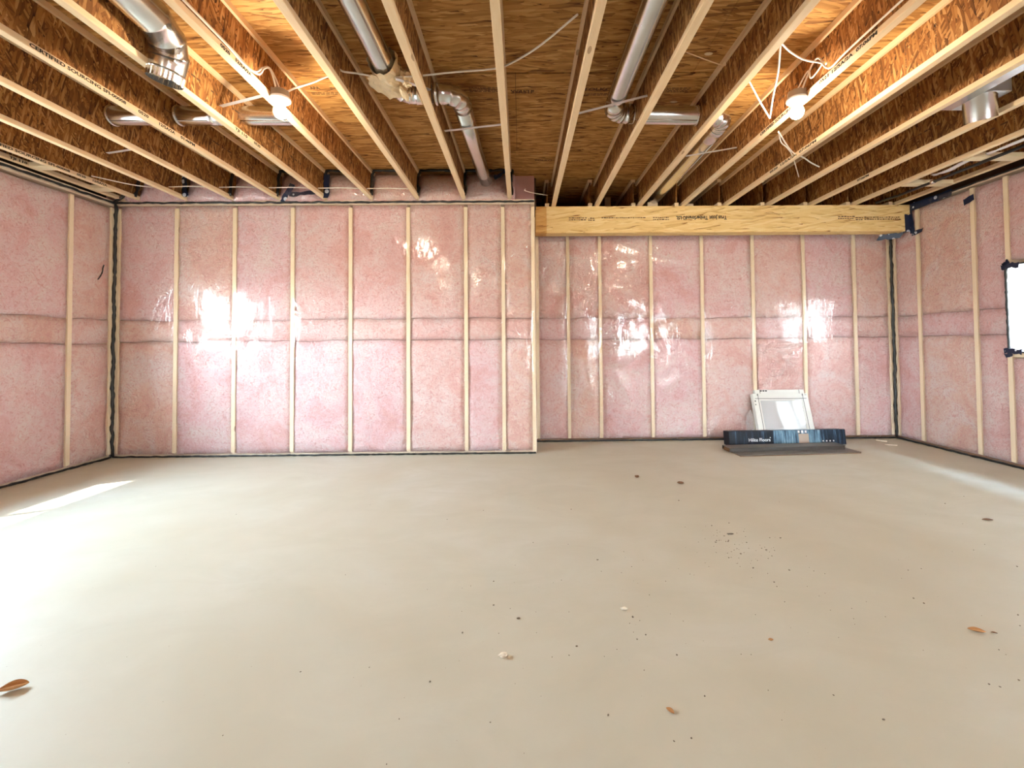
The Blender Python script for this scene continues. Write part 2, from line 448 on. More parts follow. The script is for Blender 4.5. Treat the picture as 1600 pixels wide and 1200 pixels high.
def joist(x, meshes, nm='joist'):
    j = empty(nm, (x, 0, ZJ), ceil)
    for k in ('web', 'bottom_flange', 'top_flange'):
        link(bpy.data.objects.new(k, meshes[k]), j)
    return j
joists = {}
for k in range(-5, 13):
    joists[k] = joist(jx(k), JM_L if k <= 3 else JM_R)
rimj = joist(-4.19, JM_L, 'rim_joist')
for k in range(4, 13):
    joist(jx(k) - 0.075, JM_B)
# subfloor panels, staggered, small gaps
rows = [7.8059, 6.5867, 5.3675, 4.148, 2.929, 1.710, 0.491, -0.728, -1.947]
for ri, y0 in enumerate(rows):
    off = -4.9 + (0.0 if ri % 2 else 1.2192) - 1.2192
    x = off
    while x < 4.9:
        x0, x1 = max(x, -4.7), min(x + 2.4384, 4.9)
        if x1 - x0 > 0.05:
            box('subfloor_panel', x0 + 0.0015, x1 - 0.0015, y0 + 0.006, y0 + 1.2132, ZS, ZS + 0.018, M_SUB, ceil)
        x += 2.4384
box('light_seal_slab', -4.8, 5.0, YB - 0.3, 8.8, ZS + 0.018, ZS + 0.06, M_SLAB, ceil)  # added unseen slab, stops light leaking through the panel gaps
box('end_board', XRET - 0.05, 4.9, 8.42, 8.5, 2.6, ZS + 0.02, M_SHADEWD, ceil)  # closes the joist cavity, its shade put into the dark colour
box('side_board', XRET - 0.02, XRET + 0.02, 4.80, 8.42, 2.655, ZS, M_SHADEWD, ceil)
box('light_stop_board', XRET - 0.05, 4.9, 5.22, 8.5, 2.66, ZJ - 0.001, M_SHADEWD, ceil)  # added underside, keeps outside light from leaking in behind the beam
for (x0, x1, y0, z1) in ((1.08, 1.15, 5.45, 2.995), (1.50, 1.62, 5.05, 2.80), (1.96, 2.04, 5.05, 2.78)):
    box('wood_block', x0, x1, y0, y0 + 0.04, ZJ, z1, M_PLATE if z1 < 2.9 else M_FLANGE, ceil)
# wood blocks nailed between the outermost joists
for (x0, x1, y) in ((-4.168, jx(-5) + 0.02, 3.745), (-4.168, jx(-5) + 0.02, 4.275), (jx(11) + 0.024, jx(12) + 0.0, 4.235), (jx(11) + 0.024, jx(12) + 0.0, 3.63)):
    box('wood_block', x0, x1, y - 0.045, y + 0.045, ZJ - 0.004, ZJ + 0.036, M_BLOCK, ceil, 0.002)

# ------------------------------------------------------------------ lettering
def lettering(body, parent, org, xd, yd, height, width=None, mat=M_INK, name='lettering', align='LEFT'):
    c = bpy.data.curves.new(name, 'FONT'); c.body = body; c.size = height / 0.70; c.extrude = 0.0004; c.align_x = align; c.offset = height * 0.045
    c.resolution_u = 2
    c.materials.append(mat)
    o = bpy.data.objects.new(name, c); COL.objects.link(o)
    xd = Vector(xd).normalized(); yd = Vector(yd).normalized(); zd = xd.cross(yd)
    sx = 1.0
    if width:
        bpy.context.view_layer.update(); sx = width / max(1e-4, o.dimensions.x)
    mt = Matrix.Identity(4)
    for i in range(3):
        mt[i][0] = xd[i] * sx; mt[i][1] = yd[i]; mt[i][2] = zd[i]; mt[i][3] = org[i] + zd[i] * 0.0006
    if parent is not None:
        o.parent = parent; mt = Matrix.Translation(-Vector(parent.location)) @ mt
    o.matrix_local = mt
    return o
def flange_print(k, body, y0, y1, side, z=2.699, h=0.019, mat=M_INK):
    x = jx(k) + side * 0.0226
    if side > 0: lettering(body, joists[k], (x, y0, z), (0, 1, 0), (0, 0, 1), h, y1 - y0, mat)
    else: lettering(body, joists[k], (x, y1, z), (0, -1, 0), (0, 0, 1), h, y1 - y0, mat)
flange_print(-2, 'CERTIFIED SOURCING SFI-00008', 2.23, 2.78, 1)
flange_print(-2, '0520', 2.87, 2.95, 1)
flange_print(-2, '12/5A/2A', 3.03, 3.17, 1)
flange_print(-2, '01:46PM', 3.23, 3.37, 1)
flange_print(-1, 'TJI 110', 3.10, 3.24, 1)
flange_print(-1, '0520', 3.32, 3.40, 1)
flange_print(0, '0520', 2.235, 2.31, 1)
flange_print(0, '12/5A/2A', 2.35, 2.49, 1)
flange_print(-5, 'CERTIFIED SOURCING SFI-00008', 3.22, 3.86, 1)
flange_print(-5, '0520', 3.92, 4.0, 1)
flange_print(-5, '12/5A/2A', 4.06, 4.20, 1)
flange_print(7, '0521', 2.50, 2.58, -1)
flange_print(7, '12/5A/2A', 2.32, 2.48, -1)
flange_print(7, '07:06PM', 2.15, 2.29, -1)
flange_print(7, 'CERTIFIED SOURCING', 2.84, 3.23, -1)
flange_print(8, '0520  12/5A/2A  07:06PM', 3.32, 3.95, -1)
flange_print(10, '07:06PM', 4.02, 4.16, -1)
lettering('TJI 110', rimj, (-4.1668, 3.56, 2.699), (0, 1, 0), (0, 0, 1), 0.019, 0.13)
# printed bars on the webs and on the subfloor: too faint to read in the photograph
def bars(parent, segs, mat, name='printed_mark'):
    bm = bmesh.new()
    for (p, xd, yd, w, h) in segs:
        p = Vector(p); xd = Vector(xd); yd = Vector(yd); n = xd.cross(yd) * 0.0007
        vs = [bm.verts.new(p + n + xd * a + yd * b) for a, b in ((0, 0), (w, 0), (w, h), (0, h))]
        bm.faces.new(vs)
    me = bpy.data.meshes.new(name); bm.to_mesh(me); bm.free(); me.materials.append(mat)
    o = link(bpy.data.objects.new(name, me), parent)
    if parent is not None: o.matrix_local = Matrix.Translation(-Vector(parent.location))
    return o
def web_marks(k, side, y0, y1, z=2.845, n=14, h=0.012):
    r = random.Random(k * 31 + int(y0 * 10)); segs = []; y = y0; x = jx(k) + side * 0.0052
    while y < y1:
        w = r.uniform(0.008, 0.05)
        xd = (0, 1, 0) if side > 0 else (0, -1, 0)
        yy = y if side > 0 else y + w
        if r.random() < 0.75: segs.append(((x, yy, z + r.uniform(-0.002, 0.002)), xd, (0, 0, 1), w, h * r.choice((0.5, 1, 1))))
        y += w + r.uniform(0.006, 0.022)
    bars(joists[k], segs, M_INK2)
web_marks(-1, 1, 2.55, 3.3); web_marks(-1, 1, 3.5, 4.3); web_marks(-2, 1, 3.1, 3.45); web_marks(-2, 1, 3.55, 4.2)
web_marks(7, -1, 2.45, 3.0); web_marks(10, -1, 3.3, 3.7, 2.84); web_marks(11, -1, 2.9, 3.5, 2.83); web_marks(8, -1, 4.1, 4.5, 2.85)
def glue_seam(k, side, y):
    r = random.Random(int(k * 7 + y * 100)); x = jx(k) + side * 0.0053; segs = []
    z = 2.73
    while z < 2.955:
        w = r.uniform(0.003, 0.007); xd = (0, side, 0)
        segs.append(((x, y, z), xd, (0, 0, 1), w * side * side, r.uniform(0.006, 0.014))); z += r.uniform(0.010, 0.018)
    bars(joists[k], segs, M_INK2, 'web_seam')
for k, s_, y in ((-4, 1, 3.17), (-5, 1, 3.98), (-3, 1, 3.55), (8, -1, 2.55), (8, -1, 2.36), (9, -1, 3.0), (10, -1, 2.75), (11, -1, 3.25), (12, -1, 3.6)):
    glue_seam(k, s_, y)
def sub_print(body, x0, x1, y, h, mat=M_INK2):
    lettering(body, ceil, (x0, y, ZS - 0.0002), (1, 0, 0), (0, -1, 0), h, x1 - x0, mat)
sub_print('TOLKO', 0.47, 0.68, 3.135, 0.034)
sub_print('TOLKO', 0.15, 0.33, 4.345, 0.03)
sub_print('32RS1F', -0.06, 0.11, 3.165, 0.03)
sub_print('APA', -1.50, -1.43, 3.11, 0.03)
rs = random.Random(3); segs = []
for (xa, xb, ya, nr) in ((-0.36, -0.15, 3.10, 4), (1.02, 1.24, 3.11, 4), (0.46, 0.70, 3.18, 2), (-1.52, -1.28, 3.16, 2), (-0.06, 0.11, 3.135, 1), (-1.36, -1.29, 3.10, 2), (0.52, 0.72, 4.34, 2), (1.9, 2.1, 3.12, 3)):
    for i in range(nr):
        x = xa
        while x < xb:
            w = rs.uniform(0.006, 0.03)
            segs.append(((x, ya + i * 0.016, ZS - 0.0002), (1, 0, 0), (0, -1, 0), w, 0.009)); x += w + rs.uniform(0.004, 0.009)
bars(ceil, segs, M_INK2)
for (x, y, a, b_) in ((1.22, 2.735, 0.028, 0.016), (1.19, 3.285, 0.03, 0.012)):  # pale blobs painted in as bright spots of light on the subfloor
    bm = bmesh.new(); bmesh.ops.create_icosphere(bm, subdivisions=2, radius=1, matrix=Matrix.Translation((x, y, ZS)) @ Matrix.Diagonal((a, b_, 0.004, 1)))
    bm_obj('light_spot', bm, M_PAPER, ceil, True)

# ------------------------------------------------------------------ wall builders
def film_sheet(parent, org, ud, vd, w, h, disp, res=0.03, hole=None, name='vapour_barrier'):
    org, ud, vd = Vector(org), Vector(ud), Vector(vd); nd = ud.cross(vd)
    nu, nv = max(2, int(w / res)), max(2, int(h / res))
    verts = []; idx = {}; faces = []
    for j in range(nv + 1):
        for i in range(nu + 1):
            u, v = w * i / nu, h * j / nv
            d = disp(u, v)
            verts.append(org + ud * u + vd * v + nd * d)
    for j in range(nv):
        for i in range(nu):
            uc, vc = w * (i + .5) / nu, h * (j + .5) / nv
            if hole and hole[0] < uc < hole[1] and hole[2] < vc < hole[3]: continue
            a = j * (nu + 1) + i
            faces.append((a, a + 1, a + nu + 2, a + nu + 1))
    return mesh_obj(name, verts, faces, M_FILM, parent, True)
def make_disp(studs, seed, creases=(), amp=0.006):
    studs = sorted(studs)
    def f(u, v):
        d = 0.0
        for a, b in zip(studs, studs[1:]):
            if a <= u <= b:
                t = (u - a) / (b - a); d = 0.012 * (max(0.0, math.sin(math.pi * t)) ** 0.6)
        d += amp * fnoise(u * 1.7 + seed, v * 1.3, seed) + 0.0022 * fnoise(u * 9 + seed, v * 4, 3.1)
        for (ua, va, ub, vb, wd, ht) in creases:
            px, py = u - ua, v - va; dx, dy = ub - ua, vb - va; L2 = dx*dx + dy*dy
            t = (px*dx + py*dy) / L2
            if -0.1 < t < 1.1:
                e = abs(px*dy - py*dx) / math.sqrt(L2)
                if e < wd * 3: d += 1.5 * ht * math.exp(-(e / wd) ** 2) * max(0.0, math.sin(math.pi * min(1, max(0, t)))) ** 0.7
        return d + 0.004
    return f
def batt(parent, org, ud, vd, w, h, tint, seed, depth=0.07, name='insulation_batt', dome=0.0):
    """a fluffy batt: rounded front with lumps, sides running back into the bay"""
    org, ud, vd = Vector(org), Vector(ud), Vector(vd); nd = ud.cross(vd)
    nu = max(4, int(w / 0.055)); nv = max(3, int(h / 0.07))
    verts = []; faces = []
    for j in range(nv + 1):
        for i in range(nu + 1):
            u, v = w * i / nu, h * j / nv
            eu = max(0.0, min(u, w - u)); ev = max(0.0, min(v, h - v))
            pw = org + ud * u; sa = pw.x * 4.5 + pw.y * 4.5
            wv = 0.016 * ((1 - v / h) * fnoise(sa, round(org.z * 5) * 3.7, 0.5) * (org.z > 0.3) + (v / h) * fnoise(sa, round((org.z + h) * 5) * 3.7, 0.5) * (org.z + h < 2.2))
            edge = min(1.0, eu / 0.05) ** 0.5 * min(1.0, ev / 0.05) ** 0.5
            d = -0.014 + 0.010 * edge + 0.010 * fnoise(u * 5 + seed * 3.3, v * 5, seed) + 0.006 * fnoise(u * 14 + seed, v * 14, seed * 2.0)
            verts.append(org + ud * u + vd * (v + wv) + nd * (min(d, 0.006) + dome * max(0, math.sin(math.pi * u / w)) ** 0.5 * max(0, math.sin(math.pi * min(1, v / h))) ** 0.6))
    for j in range(nv):
        for i in range(nu):
            a = j * (nu + 1) + i; faces.append((a, a + 1, a + nu + 2, a + nu + 1))
    ring = [i for i in range(nu + 1)] + [(j + 1) * (nu + 1) - 1 for j in range(1, nv + 1)] + [nv * (nu + 1) + i for i in range(nu - 1, -1, -1)] + [j * (nu + 1) for j in range(nv - 1, 0, -1)]
    base = len(verts)
    for r_ in ring:
        verts.append(verts[r_] - nd * depth)
    n = len(ring)
    for q in range(n):
        faces.append((ring[q], base + q, base + (q + 1) % n, ring[(q + 1) % n]))
    o = mesh_obj(name, verts, faces, M_BATT, parent, True)
    o.color = (tint, 0, 0, 1)
    return o
def bead(parent, pts, r=0.011, wob=0.006, seed=0, step=0.03, mat=None, name='sealant_bead'):
    """an uneven hand-laid bead of sealant"""
    out = []; rad = []
    P = [Vector(p) for p in pts]; s = 0
    for a, b in zip(P, P[1:]):
        L = (b - a).length; n = max(2, int(L / step))
        for i in range(n):
            out.append(a.lerp(b, i / n))
    out.append(P[-1])
    q = []
    for i, p in enumerate(out):
        k = i * 0.35 + seed * 13.7
        q.append(p + Vector((fnoise(k, 1.3, seed), fnoise(k, 7.7, seed), fnoise(k, 4.1, seed))) * wob)
        rad.append(max(0.003, r * (1.0 + 0.55 * fnoise(i * 0.8 + seed, 2.2, 9.1))))
    return tube(name, q, rad, mat or M_SEAL, parent, 6)
def patch(parent, corners, mat=None, name='tape_strip', thick=0.0015, jag=0.0, sub=8):
    """thin strip of tape between two long edges (4 corners a,b along one edge, c,d along the other)"""
    a, b, c, d = [Vector(x) for x in corners]
    n = (b - a).cross(d - a).normalized()
    rnd = random.Random(int(abs(a.x * 1000 + a.z * 313)))
    verts, faces = [], []
    for i in range(sub + 1):
        t = i / sub
        p, q = a.lerp(b, t), d.lerp(c, t)
        w = (q - p)
        p = p + w * rnd.uniform(-jag, jag); q = q + w * rnd.uniform(-jag, jag)
        for s in (0, 1):
            verts.append(p + n * thick * s); verts.append(q + n * thick * s)
    for i in range(sub):
        k = i * 4; m_ = k + 4
        faces += [(k, k+1, m_+1, m_), (k+2, m_+2, m_+3, k+3), (k, m_, m_+2, k+2), (k+1, k+3, m_+3, m_+1)]
    faces += [(0, 2, 3, 1), (sub*4, sub*4+1, sub*4+3, sub*4+2)]
    return mesh_obj(name, verts, faces, mat or M_TAPE, parent)

SEAMS = (0.025, 1.20, 1.425, 2.60)
# ---- back wall (left part), facing -Y
wb = tag(empty('wall_back', (0, 0, 0)), 'pink insulated stud wall under clear plastic at the back left', 'wall', kind='structure')
bst = [-4.235] + [-3.6255 + k * S for k in range(6)] + [-0.182, 0.137]
for x in bst: box('stud', x - 0.019, x + 0.019, YL + 0.004, YL + 0.14, 0.04, ZT - 0.04, M_STUD, wb)
box('bottom_plate', XL, XRET - 0.003, YL + 0.03, YL + 0.14, 0.0, 0.04, M_PLATE, wb)
box('top_plate', XL, XRET - 0.003, YL + 0.012, YL + 0.14, ZT - 0.006, ZT + 0.042, M_PLATE, wb)
box('sheathing', XL - 0.4, XRET, YL + 0.141, YL + 0.20, 0.0, 3.0, M_BACK, wb)
tb = [(.2,.9,.9),(.8,.4,.1),(.1,.3,.2),(.4,.4,.1),(.3,.6,.1),(.6,.5,.6),(.7,.7,.2),(.9,.7,.9)]
for i, (a, b_) in enumerate(zip(bst, bst[1:])):
    x0, x1 = a + 0.0195, b_ - 0.0195
    for q, (z0, z1) in enumerate(((SEAMS[0], SEAMS[1]), (SEAMS[1], SEAMS[2]), (SEAMS[2], SEAMS[3] + 0.04))):
        dz = random.uniform(-0.012, 0.012)
        batt(wb, (x0, YL + 0.006, z0 + 0.003), (1, 0, 0), (0, 0, 1), x1 - x0, z1 - z0 - 0.006, tb[i][2 - q], 1.7 + i * 3 + q)
creases_b = [(-3.862+4.26, 1.25, -3.68+4.26, 1.76, 0.014, 0.012), (-3.93+4.26, 1.28, -3.74+4.26, 1.75, 0.012, 0.010),
             (-0.155+4.26, 2.1, -0.16+4.26, 1.5, 0.02, 0.018), (-0.16+4.26, 1.56, -0.02+4.26, 1.18, 0.02, 0.018),
             (0.0+4.26, 2.28, 0.16+4.26, 2.52, 0.012, 0.012), (0.02+4.26, 2.1, 0.15+4.26, 2.33, 0.012, 0.010), (-0.14+4.26, 2.0, -0.06+4.26, 2.14, 0.012, 0.012),
             (-3.0+4.26, 1.06, -2.42+4.26, 1.07, 0.012, 0.012), (-3.3+4.26, 1.22, -2.5+4.26, 1.24, 0.010, 0.010), (-2.4+4.26, 1.5, -1.9+4.26, 1.32, 0.014, 0.012),
             (-2.4+4.26, 0.98, -1.9+4.26, 0.97, 0.012, 0.010), (-2.95+4.26, 1.05, -2.75+4.26, 1.5, 0.014, 0.012)]
film_sheet(wb, (XL, YL, 0.02), (1, 0, 0), (0, 0, 1), XRET - XL, ZT, make_disp([x - XL for x in bst], 2.0, creases_b), 0.02)
# rim bays above the wall
rb = [-4.165] + [jx(k) for k in range(-5, 4)] + [XRET]
rt = (.2, .2, .1, .15, .3, .8, .9, .9, .7, .5)
for i in range(len(rb) - 1):
    x0, x1 = rb[i] + 0.012, rb[i+1] - 0.012
    if x1 - x0 < 0.08: continue
    if i == len(rb) - 2: x1 = XRET - 0.21
    o = batt(wb, (x0, YL - 0.035, ZT + 0.045), (1, 0, 0), (0, 0.30, 1), x1 - x0, ZS - ZT - 0.055, rt[i], 40 + i, 0.10, 'rim_batt', 0.05)
    film_sheet(wb, (x0 - 0.006, YL - 0.05, ZT + 0.02), (1, 0, 0), Vector((0, 0.12, 1)).normalized(), x1 - x0 + 0.012, ZS - ZT - 0.03,
               lambda u, v, i=i, W=x1 - x0 + 0.012, H=ZS - ZT - 0.03: 0.016 * fnoise(u * 6 + i, v * 8, i) + 0.010 * fnoise(u * 18 + i, v * 12, i) + 0.012 + 0.05 * max(0, math.sin(math.pi * u / W)) ** 0.5 * max(0, math.sin(math.pi * min(1, v / H))) ** 0.6, 0.02)
    if i > 0:
        xa = rb[i] + 0.010
        bead(wb, [(xa + 0.012, YL - 0.075, ZT + 0.06), (xa + 0.010, YL - 0.04, ZS - 0.06), (xa + 0.03, YL - 0.05, ZS - 0.012)], 0.015, 0.024, i + 50)
    if i >= 4: bead(wb, [(x0 + 0.02, YL - 0.05, ZS - 0.014), (x1 - 0.03, YL - 0.05, ZS - 0.014)], 0.015, 0.012, i + 70)
# tape bits at the rim
patch(wb, ((jx(-4)+0.02, YL-0.085, 2.96), (jx(-4)+0.03, YL-0.09, 2.70), (jx(-4)+0.085, YL-0.095, 2.70), (jx(-4)+0.075, YL-0.09, 2.96)), jag=0.2)
patch(wb, ((jx(-1)+0.03, YL-0.09, 2.93), (jx(-1)+0.02, YL-0.095, 2.68), (jx(-1)+0.075, YL-0.095, 2.68), (jx(-1)+0.08, YL-0.09, 2.93)), jag=0.2)
patch(wb, ((jx(-2)+0.05, YL-0.08, 2.655), (jx(-2)+0.16, YL-0.09, 2.84), (jx(-2)+0.21, YL-0.09, 2.82), (jx(-2)+0.10, YL-0.08, 2.645)), jag=0.15)
patch(wb, ((jx(-2)+0.14, YL-0.07, 2.745), (jx(-1)-0.03, YL-0.08, 2.77), (jx(-1)-0.03, YL-0.08, 2.735), (jx(-2)+0.14, YL-0.07, 2.705)), jag=0.2)
patch(wb, ((jx(3)-0.17, YL-0.10, 2.90), (jx(3)-0.03, YL-0.08, 2.985), (jx(3)-0.02, YL-0.08, 2.955), (jx(3)-0.15, YL-0.10, 2.86)), jag=0.25)
bead(wb, [(XL + 0.01, YL - 0.012, ZT + 0.015), (-2, YL - 0.012, ZT + 0.012), (XRET - 0.01, YL - 0.012, ZT + 0.012)], 0.0105, 0.008, 1)
bead(wb, [(XL + 0.02, YL - 0.012, 0.010), (-2, YL - 0.012, 0.010), (XRET - 0.01, YL - 0.012, 0.010)], 0.009, 0.005, 2)
bead(wb, [(XL + 0.012, YL - 0.014, 0.02), (XL + 0.010, YL - 0.014, 1.3), (XL + 0.014, YL - 0.014, ZT + 0.04)], 0.014, 0.012, 3)
bead(wb, [(XL + 0.015, YL - 0.03, ZT + 0.02), (XL + 0.11, YL - 0.05, ZT + 0.07), (XL + 0.13, YL - 0.05, ZS - 0.16)], 0.018, 0.02, 4)

# ---- return wall between back wall and recess
wr = tag(empty('wall_return'), 'short return wall at the outside corner beside the recess', 'wall', kind='structure')
for y in (YL + 0.20, YL + 0.52): box('stud', XRET - 0.13, XRET - 0.004, y - 0.019, y + 0.019, 0.04, ZT - 0.04, M_STUD, wr)
box('sheathing', XRET - 0.2, XRET - 0.135, YL + 0.2, YR + 0.15, 0.0, 3.0, M_BACK, wr)
batt(wr, (XRET - 0.006, YL + 0.16, 0.05), (0, 1, 0), (0, 0, 1), YR - YL - 0.17, 2.3, 0.6, 91)
film_sheet(wr, (XRET, YL - 0.004, 0.02), (0, 1, 0), (0, 0, 1), YR - YL, 2.42, lambda u, v: 0.004 * fnoise(u*3, v*2, 5), 0.03)

# ---- recess wall, facing -Y
wc = tag(empty('wall_recess'), 'recessed pink insulated stud wall below the wooden beam at the back right', 'wall', kind='structure')
rst = [0.20, 0.565] + [0.9447 + k * S for k in range(6)] + [4.415]
ZR = 2.52
for x in rst: box('stud', x - 0.019, x + 0.019, YR + 0.004, YR + 0.14, 0.04, ZR, M_STUD, wc)
box('bottom_plate', XRET, XR, YR + 0.03, YR + 0.14, 0.0, 0.04, M_PLATE, wc)
box('top_plate', XRET, XR, YR + 0.003, YR + 0.14, ZR, ZR + 0.14, M_PLATE, wc)
box('sheathing', XRET - 0.2, XR + 0.4, YR + 0.141, YR + 0.2, 0.0, 2.69, M_BACK, wc)
tr_ = [(.7,.3,.6),(.5,.2,1.0),(.6,.2,.2),(.1,1.0,.1),(.3,.8,.7),(.7,.3,.6),(.1,.3,.6),(.8,.6,.3)]
for i, (a, b_) in enumerate(zip(rst, rst[1:])):
    x0, x1 = a + 0.0195, b_ - 0.0195
    for q, (z0, z1) in enumerate(((0.025, 1.195), (1.195, 1.445), (1.445, ZR))):
        batt(wc, (x0, YR + 0.006, z0 + 0.003), (1, 0, 0), (0, 0, 1), x1 - x0, z1 - z0 - 0.006, tr_[i][2 - q], 21.3 + i * 3 + q)
o_ = XRET
creases_c = [(0.24-o_, 1.95, 0.43-o_, 2.42, 0.014, 0.016), (0.30-o_, 1.7, 0.50-o_, 2.38, 0.012, 0.012), (0.46-o_, 1.25, 0.55-o_, 1.95, 0.012, 0.012),
             (0.95-o_, 2.42, 1.75-o_, 2.15, 0.014, 0.012), (1.1-o_, 2.38, 2.1-o_, 2.02, 0.012, 0.010), (0.60-o_, 1.65, 0.58-o_, 2.2, 0.012, 0.012),
             (2.9-o_, 1.10, 3.65-o_, 1.12, 0.010, 0.009), (2.75-o_, 2.1, 3.1-o_, 2.2, 0.010, 0.010), (2.7-o_, 2.0, 3.1-o_, 2.08, 0.012, 0.010),
             (3.4-o_, 0.42, 3.75-o_, 0.40, 0.012, 0.010), (1.55-o_, 1.35, 1.70-o_, 1.0, 0.014, 0.010)]
film_sheet(wc, (XRET, YR, 0.02), (1, 0, 0), (0, 0, 1), XR - XRET, 2.60, make_disp([x - XRET for x in rst], 9.0, creases_c), 0.02)
bead(wc, [(XRET + 0.02, YR - 0.012, 0.010), (2.2, YR - 0.012, 0.012), (XR - 0.03, YR - 0.012, 0.010)], 0.010, 0.006, 11)
bead(wc, [(XR - 0.012, YR - 0.014, 0.02), (XR - 0.012, YR - 0.014, 1.4), (XR - 0.014, YR - 0.014, 2.45)], 0.014, 0.010, 12)
box('brown_strip', XRET + 0.02, XR - 0.02, YR - 0.006, YR + 0.002, 0.0, 0.035, M_BROWN, wc)  # thin brown strip along the foot of the recess wall

# ---- left wall, facing +X
WLY0, WLY1, WLZ0, WLZ1 = 1.65, 3.34, 1.09, 2.0
wl = tag(empty('wall_left'), 'pink insulated left side wall under clear plastic with a window opening', 'wall', kind='structure')
lst = [4.57, 4.155, 3.545, WLY1 + 0.03, WLY0 - 0.03, 1.1, 0.5, -0.1, -0.7, -1.3, -1.9, -2.5]
for y in lst: box('stud', XL - 0.14, XL - 0.004, y - 0.019, y + 0.019, 0.04, ZT - 0.04, M_STUD, wl)
box('bottom_plate', XL - 0.14, XL - 0.03, YB, YL, 0.0, 0.04, M_PLATE, wl)
box('top_plate', XL - 0.14, XL - 0.012, YB, YL, ZT - 0.02, ZT + 0.04, M_PLATE, wl)
def sheath(parent, xa, xb, y0, y1, wy0, wy1, wz0, wz1, ztop):
    box('sheathing', xa, xb, y0, wy0, 0.0, ztop, M_BACK, parent)
    box('sheathing', xa, xb, wy1, y1, 0.0, ztop, M_BACK, parent)
    box('sheathing', xa, xb, wy0, wy1, 0.0, wz0, M_BACK, parent)
    box('sheathing', xa, xb, wy0, wy1, wz1, ztop, M_BACK, parent)
sheath(wl, XL - 0.36, XL - 0.141, YB - 0.2, YL + 0.2, WLY0, WLY1, WLZ0, WLZ1, 3.0)
box('rim_board', XL - 0.14, XL - 0.10, YB, YL, ZT, ZS, M_SHADEWD, wl)
tl = {0: (.8, .6, .7), 1: (.2, .9, .3)}
for i, (b_, a) in enumerate(zip(lst, lst[1:])):
    y0, y1 = a + 0.0195, b_ - 0.0195
    if y1 - y0 < 0.06: continue
    win = abs(b_ - (WLY1 + 0.03)) < 1e-6
    t = tl.get(i, (.3, .5, .4))
    spans = ((0.025, 1.19), (1.19, 1.43), (1.43, 2.605)) if not win else ((0.025, WLZ0 - 0.05), (WLZ1 + 0.05, 2.605))
    for q, (z0, z1) in enumerate(spans):
        # u runs towards -Y so that the front faces +X
        batt(wl, (XL - 0.006, y0, z0 + 0.003), (0, 1, 0), (0, 0, 1), y1 - y0, z1 - z0 - 0.006, t[2 - q], 61 + i * 3 + q)
film_sheet(wl, (XL, YB, 0.02), (0, 1, 0), (0, 0, 1), YL - YB, ZT, make_disp([y - YB for y in sorted(lst)], 15.0, [(4.35-YB, 1.55, 4.42-YB, 2.0, 0.012, 0.010), (3.95-YB, 2.45, 4.3-YB, 2.2, 0.012, 0.01)]), 0.04,
           hole=(WLY0 - YB, WLY1 - YB, WLZ0 - 0.02, WLZ1 - 0.02))
bead(wl, [(XL + 0.012, YB, ZT + 0.005), (XL + 0.012, 3.0, ZT + 0.005), (XL + 0.012, YL - 0.02, ZT + 0.01)], 0.012, 0.008, 21)
bead(wl, [(XL + 0.012, YB, 0.010), (XL + 0.012, 3.0, 0.012), (XL + 0.012, YL - 0.02, 0.012)], 0.010, 0.006, 22)
bead(wl, [(XL + 0.004, WLY0, WLZ0), (XL + 0.004, WLY1, WLZ0), (XL + 0.004, WLY1, WLZ1), (XL + 0.004, WLY0, WLZ1), (XL + 0.004, WLY0, WLZ0)], 0.010, 0.006, 23)
bead(wl, [(XL + 0.015, 4.40, 1.83), (XL + 0.015, 4.44, 1.90), (XL + 0.015, 4.46, 1.99)], 0.005, 0.004, 24, 0.012)

# ---- right wall, facing -X
WRY0, WRY1, WRZ0, WRZ1 = 2.52, 3.915, 1.035, 1.825
wg = tag(empty('wall_right'), 'pink insulated right side wall under clear plastic with a bright window opening', 'wall', kind='structure')
gst = [5.11, 4.795, 4.198, WRY1 + 0.0, WRY0 - 0.03, 1.9, 1.3, 0.7, 0.1, -0.5, -1.1, -1.7, -2.3]
ZG = 2.683
for i, y in enumerate(gst):
    if i == 3:
        box('stud', XR + 0.004, XR + 0.14, y - 0.022, y + 0.016, 0.04, WRZ0 - 0.02, M_STUD, wg)
        box('stud', XR + 0.004, XR + 0.14, y - 0.032, y + 0.006, WRZ1 + 0.02, ZG - 0.04, M_STUD, wg)
    else: box('stud', XR + 0.004, XR + 0.14, y - 0.019, y + 0.019, 0.04, ZG - 0.04, M_STUD, wg)
box('bottom_plate', XR + 0.03, XR + 0.14, YB, YR, 0.0, 0.04, M_PLATE, wg)
box('top_plate', XR + 0.012, XR + 0.14, YB, YR, ZG - 0.02, ZG, M_PLATE, wg)
box('sill_board', XR + 0.003, XR + 0.14, WRY0, WRY1 - 0.02, WRZ0 - 0.045, WRZ0 - 0.006, M_STUD, wg)
sheath(wg, XR + 0.141, XR + 0.36, YB - 0.2, YR + 0.2, WRY0, WRY1, WRZ0, WRZ1, 3.0)
box('rim_board', XR + 0.10, XR + 0.14, YB, 8.42, ZG, ZS, M_SHADEWD, wg)
tg = {0: (.5, .4, .2), 1: (.95, .1, .95), 2: (.2, .2, .35), 3: (.2, .2, .3)}
for i, (b_, a) in enumerate(zip(gst, gst[1:])):
    y0, y1 = a + 0.0195, b_ - 0.0195
    if i == 2: y1 -= 0.0
    win = i == 3
    t = tg.get(i, (.3, .5, .4))
    spans = ((0.025, 1.195), (1.195, 1.44), (1.44, ZG - 0.045)) if not win else ((0.025, WRZ0 - 0.05), (WRZ1 + 0.05, ZG - 0.045))
    for q, (z0, z1) in enumerate(spans):
        batt(wg, (XR + 0.006, y1, z0 + 0.003), (0, -1, 0), (0, 0, 1), y1 - y0, z1 - z0 - 0.006, t[2 - q], 131 + i * 3 + q)
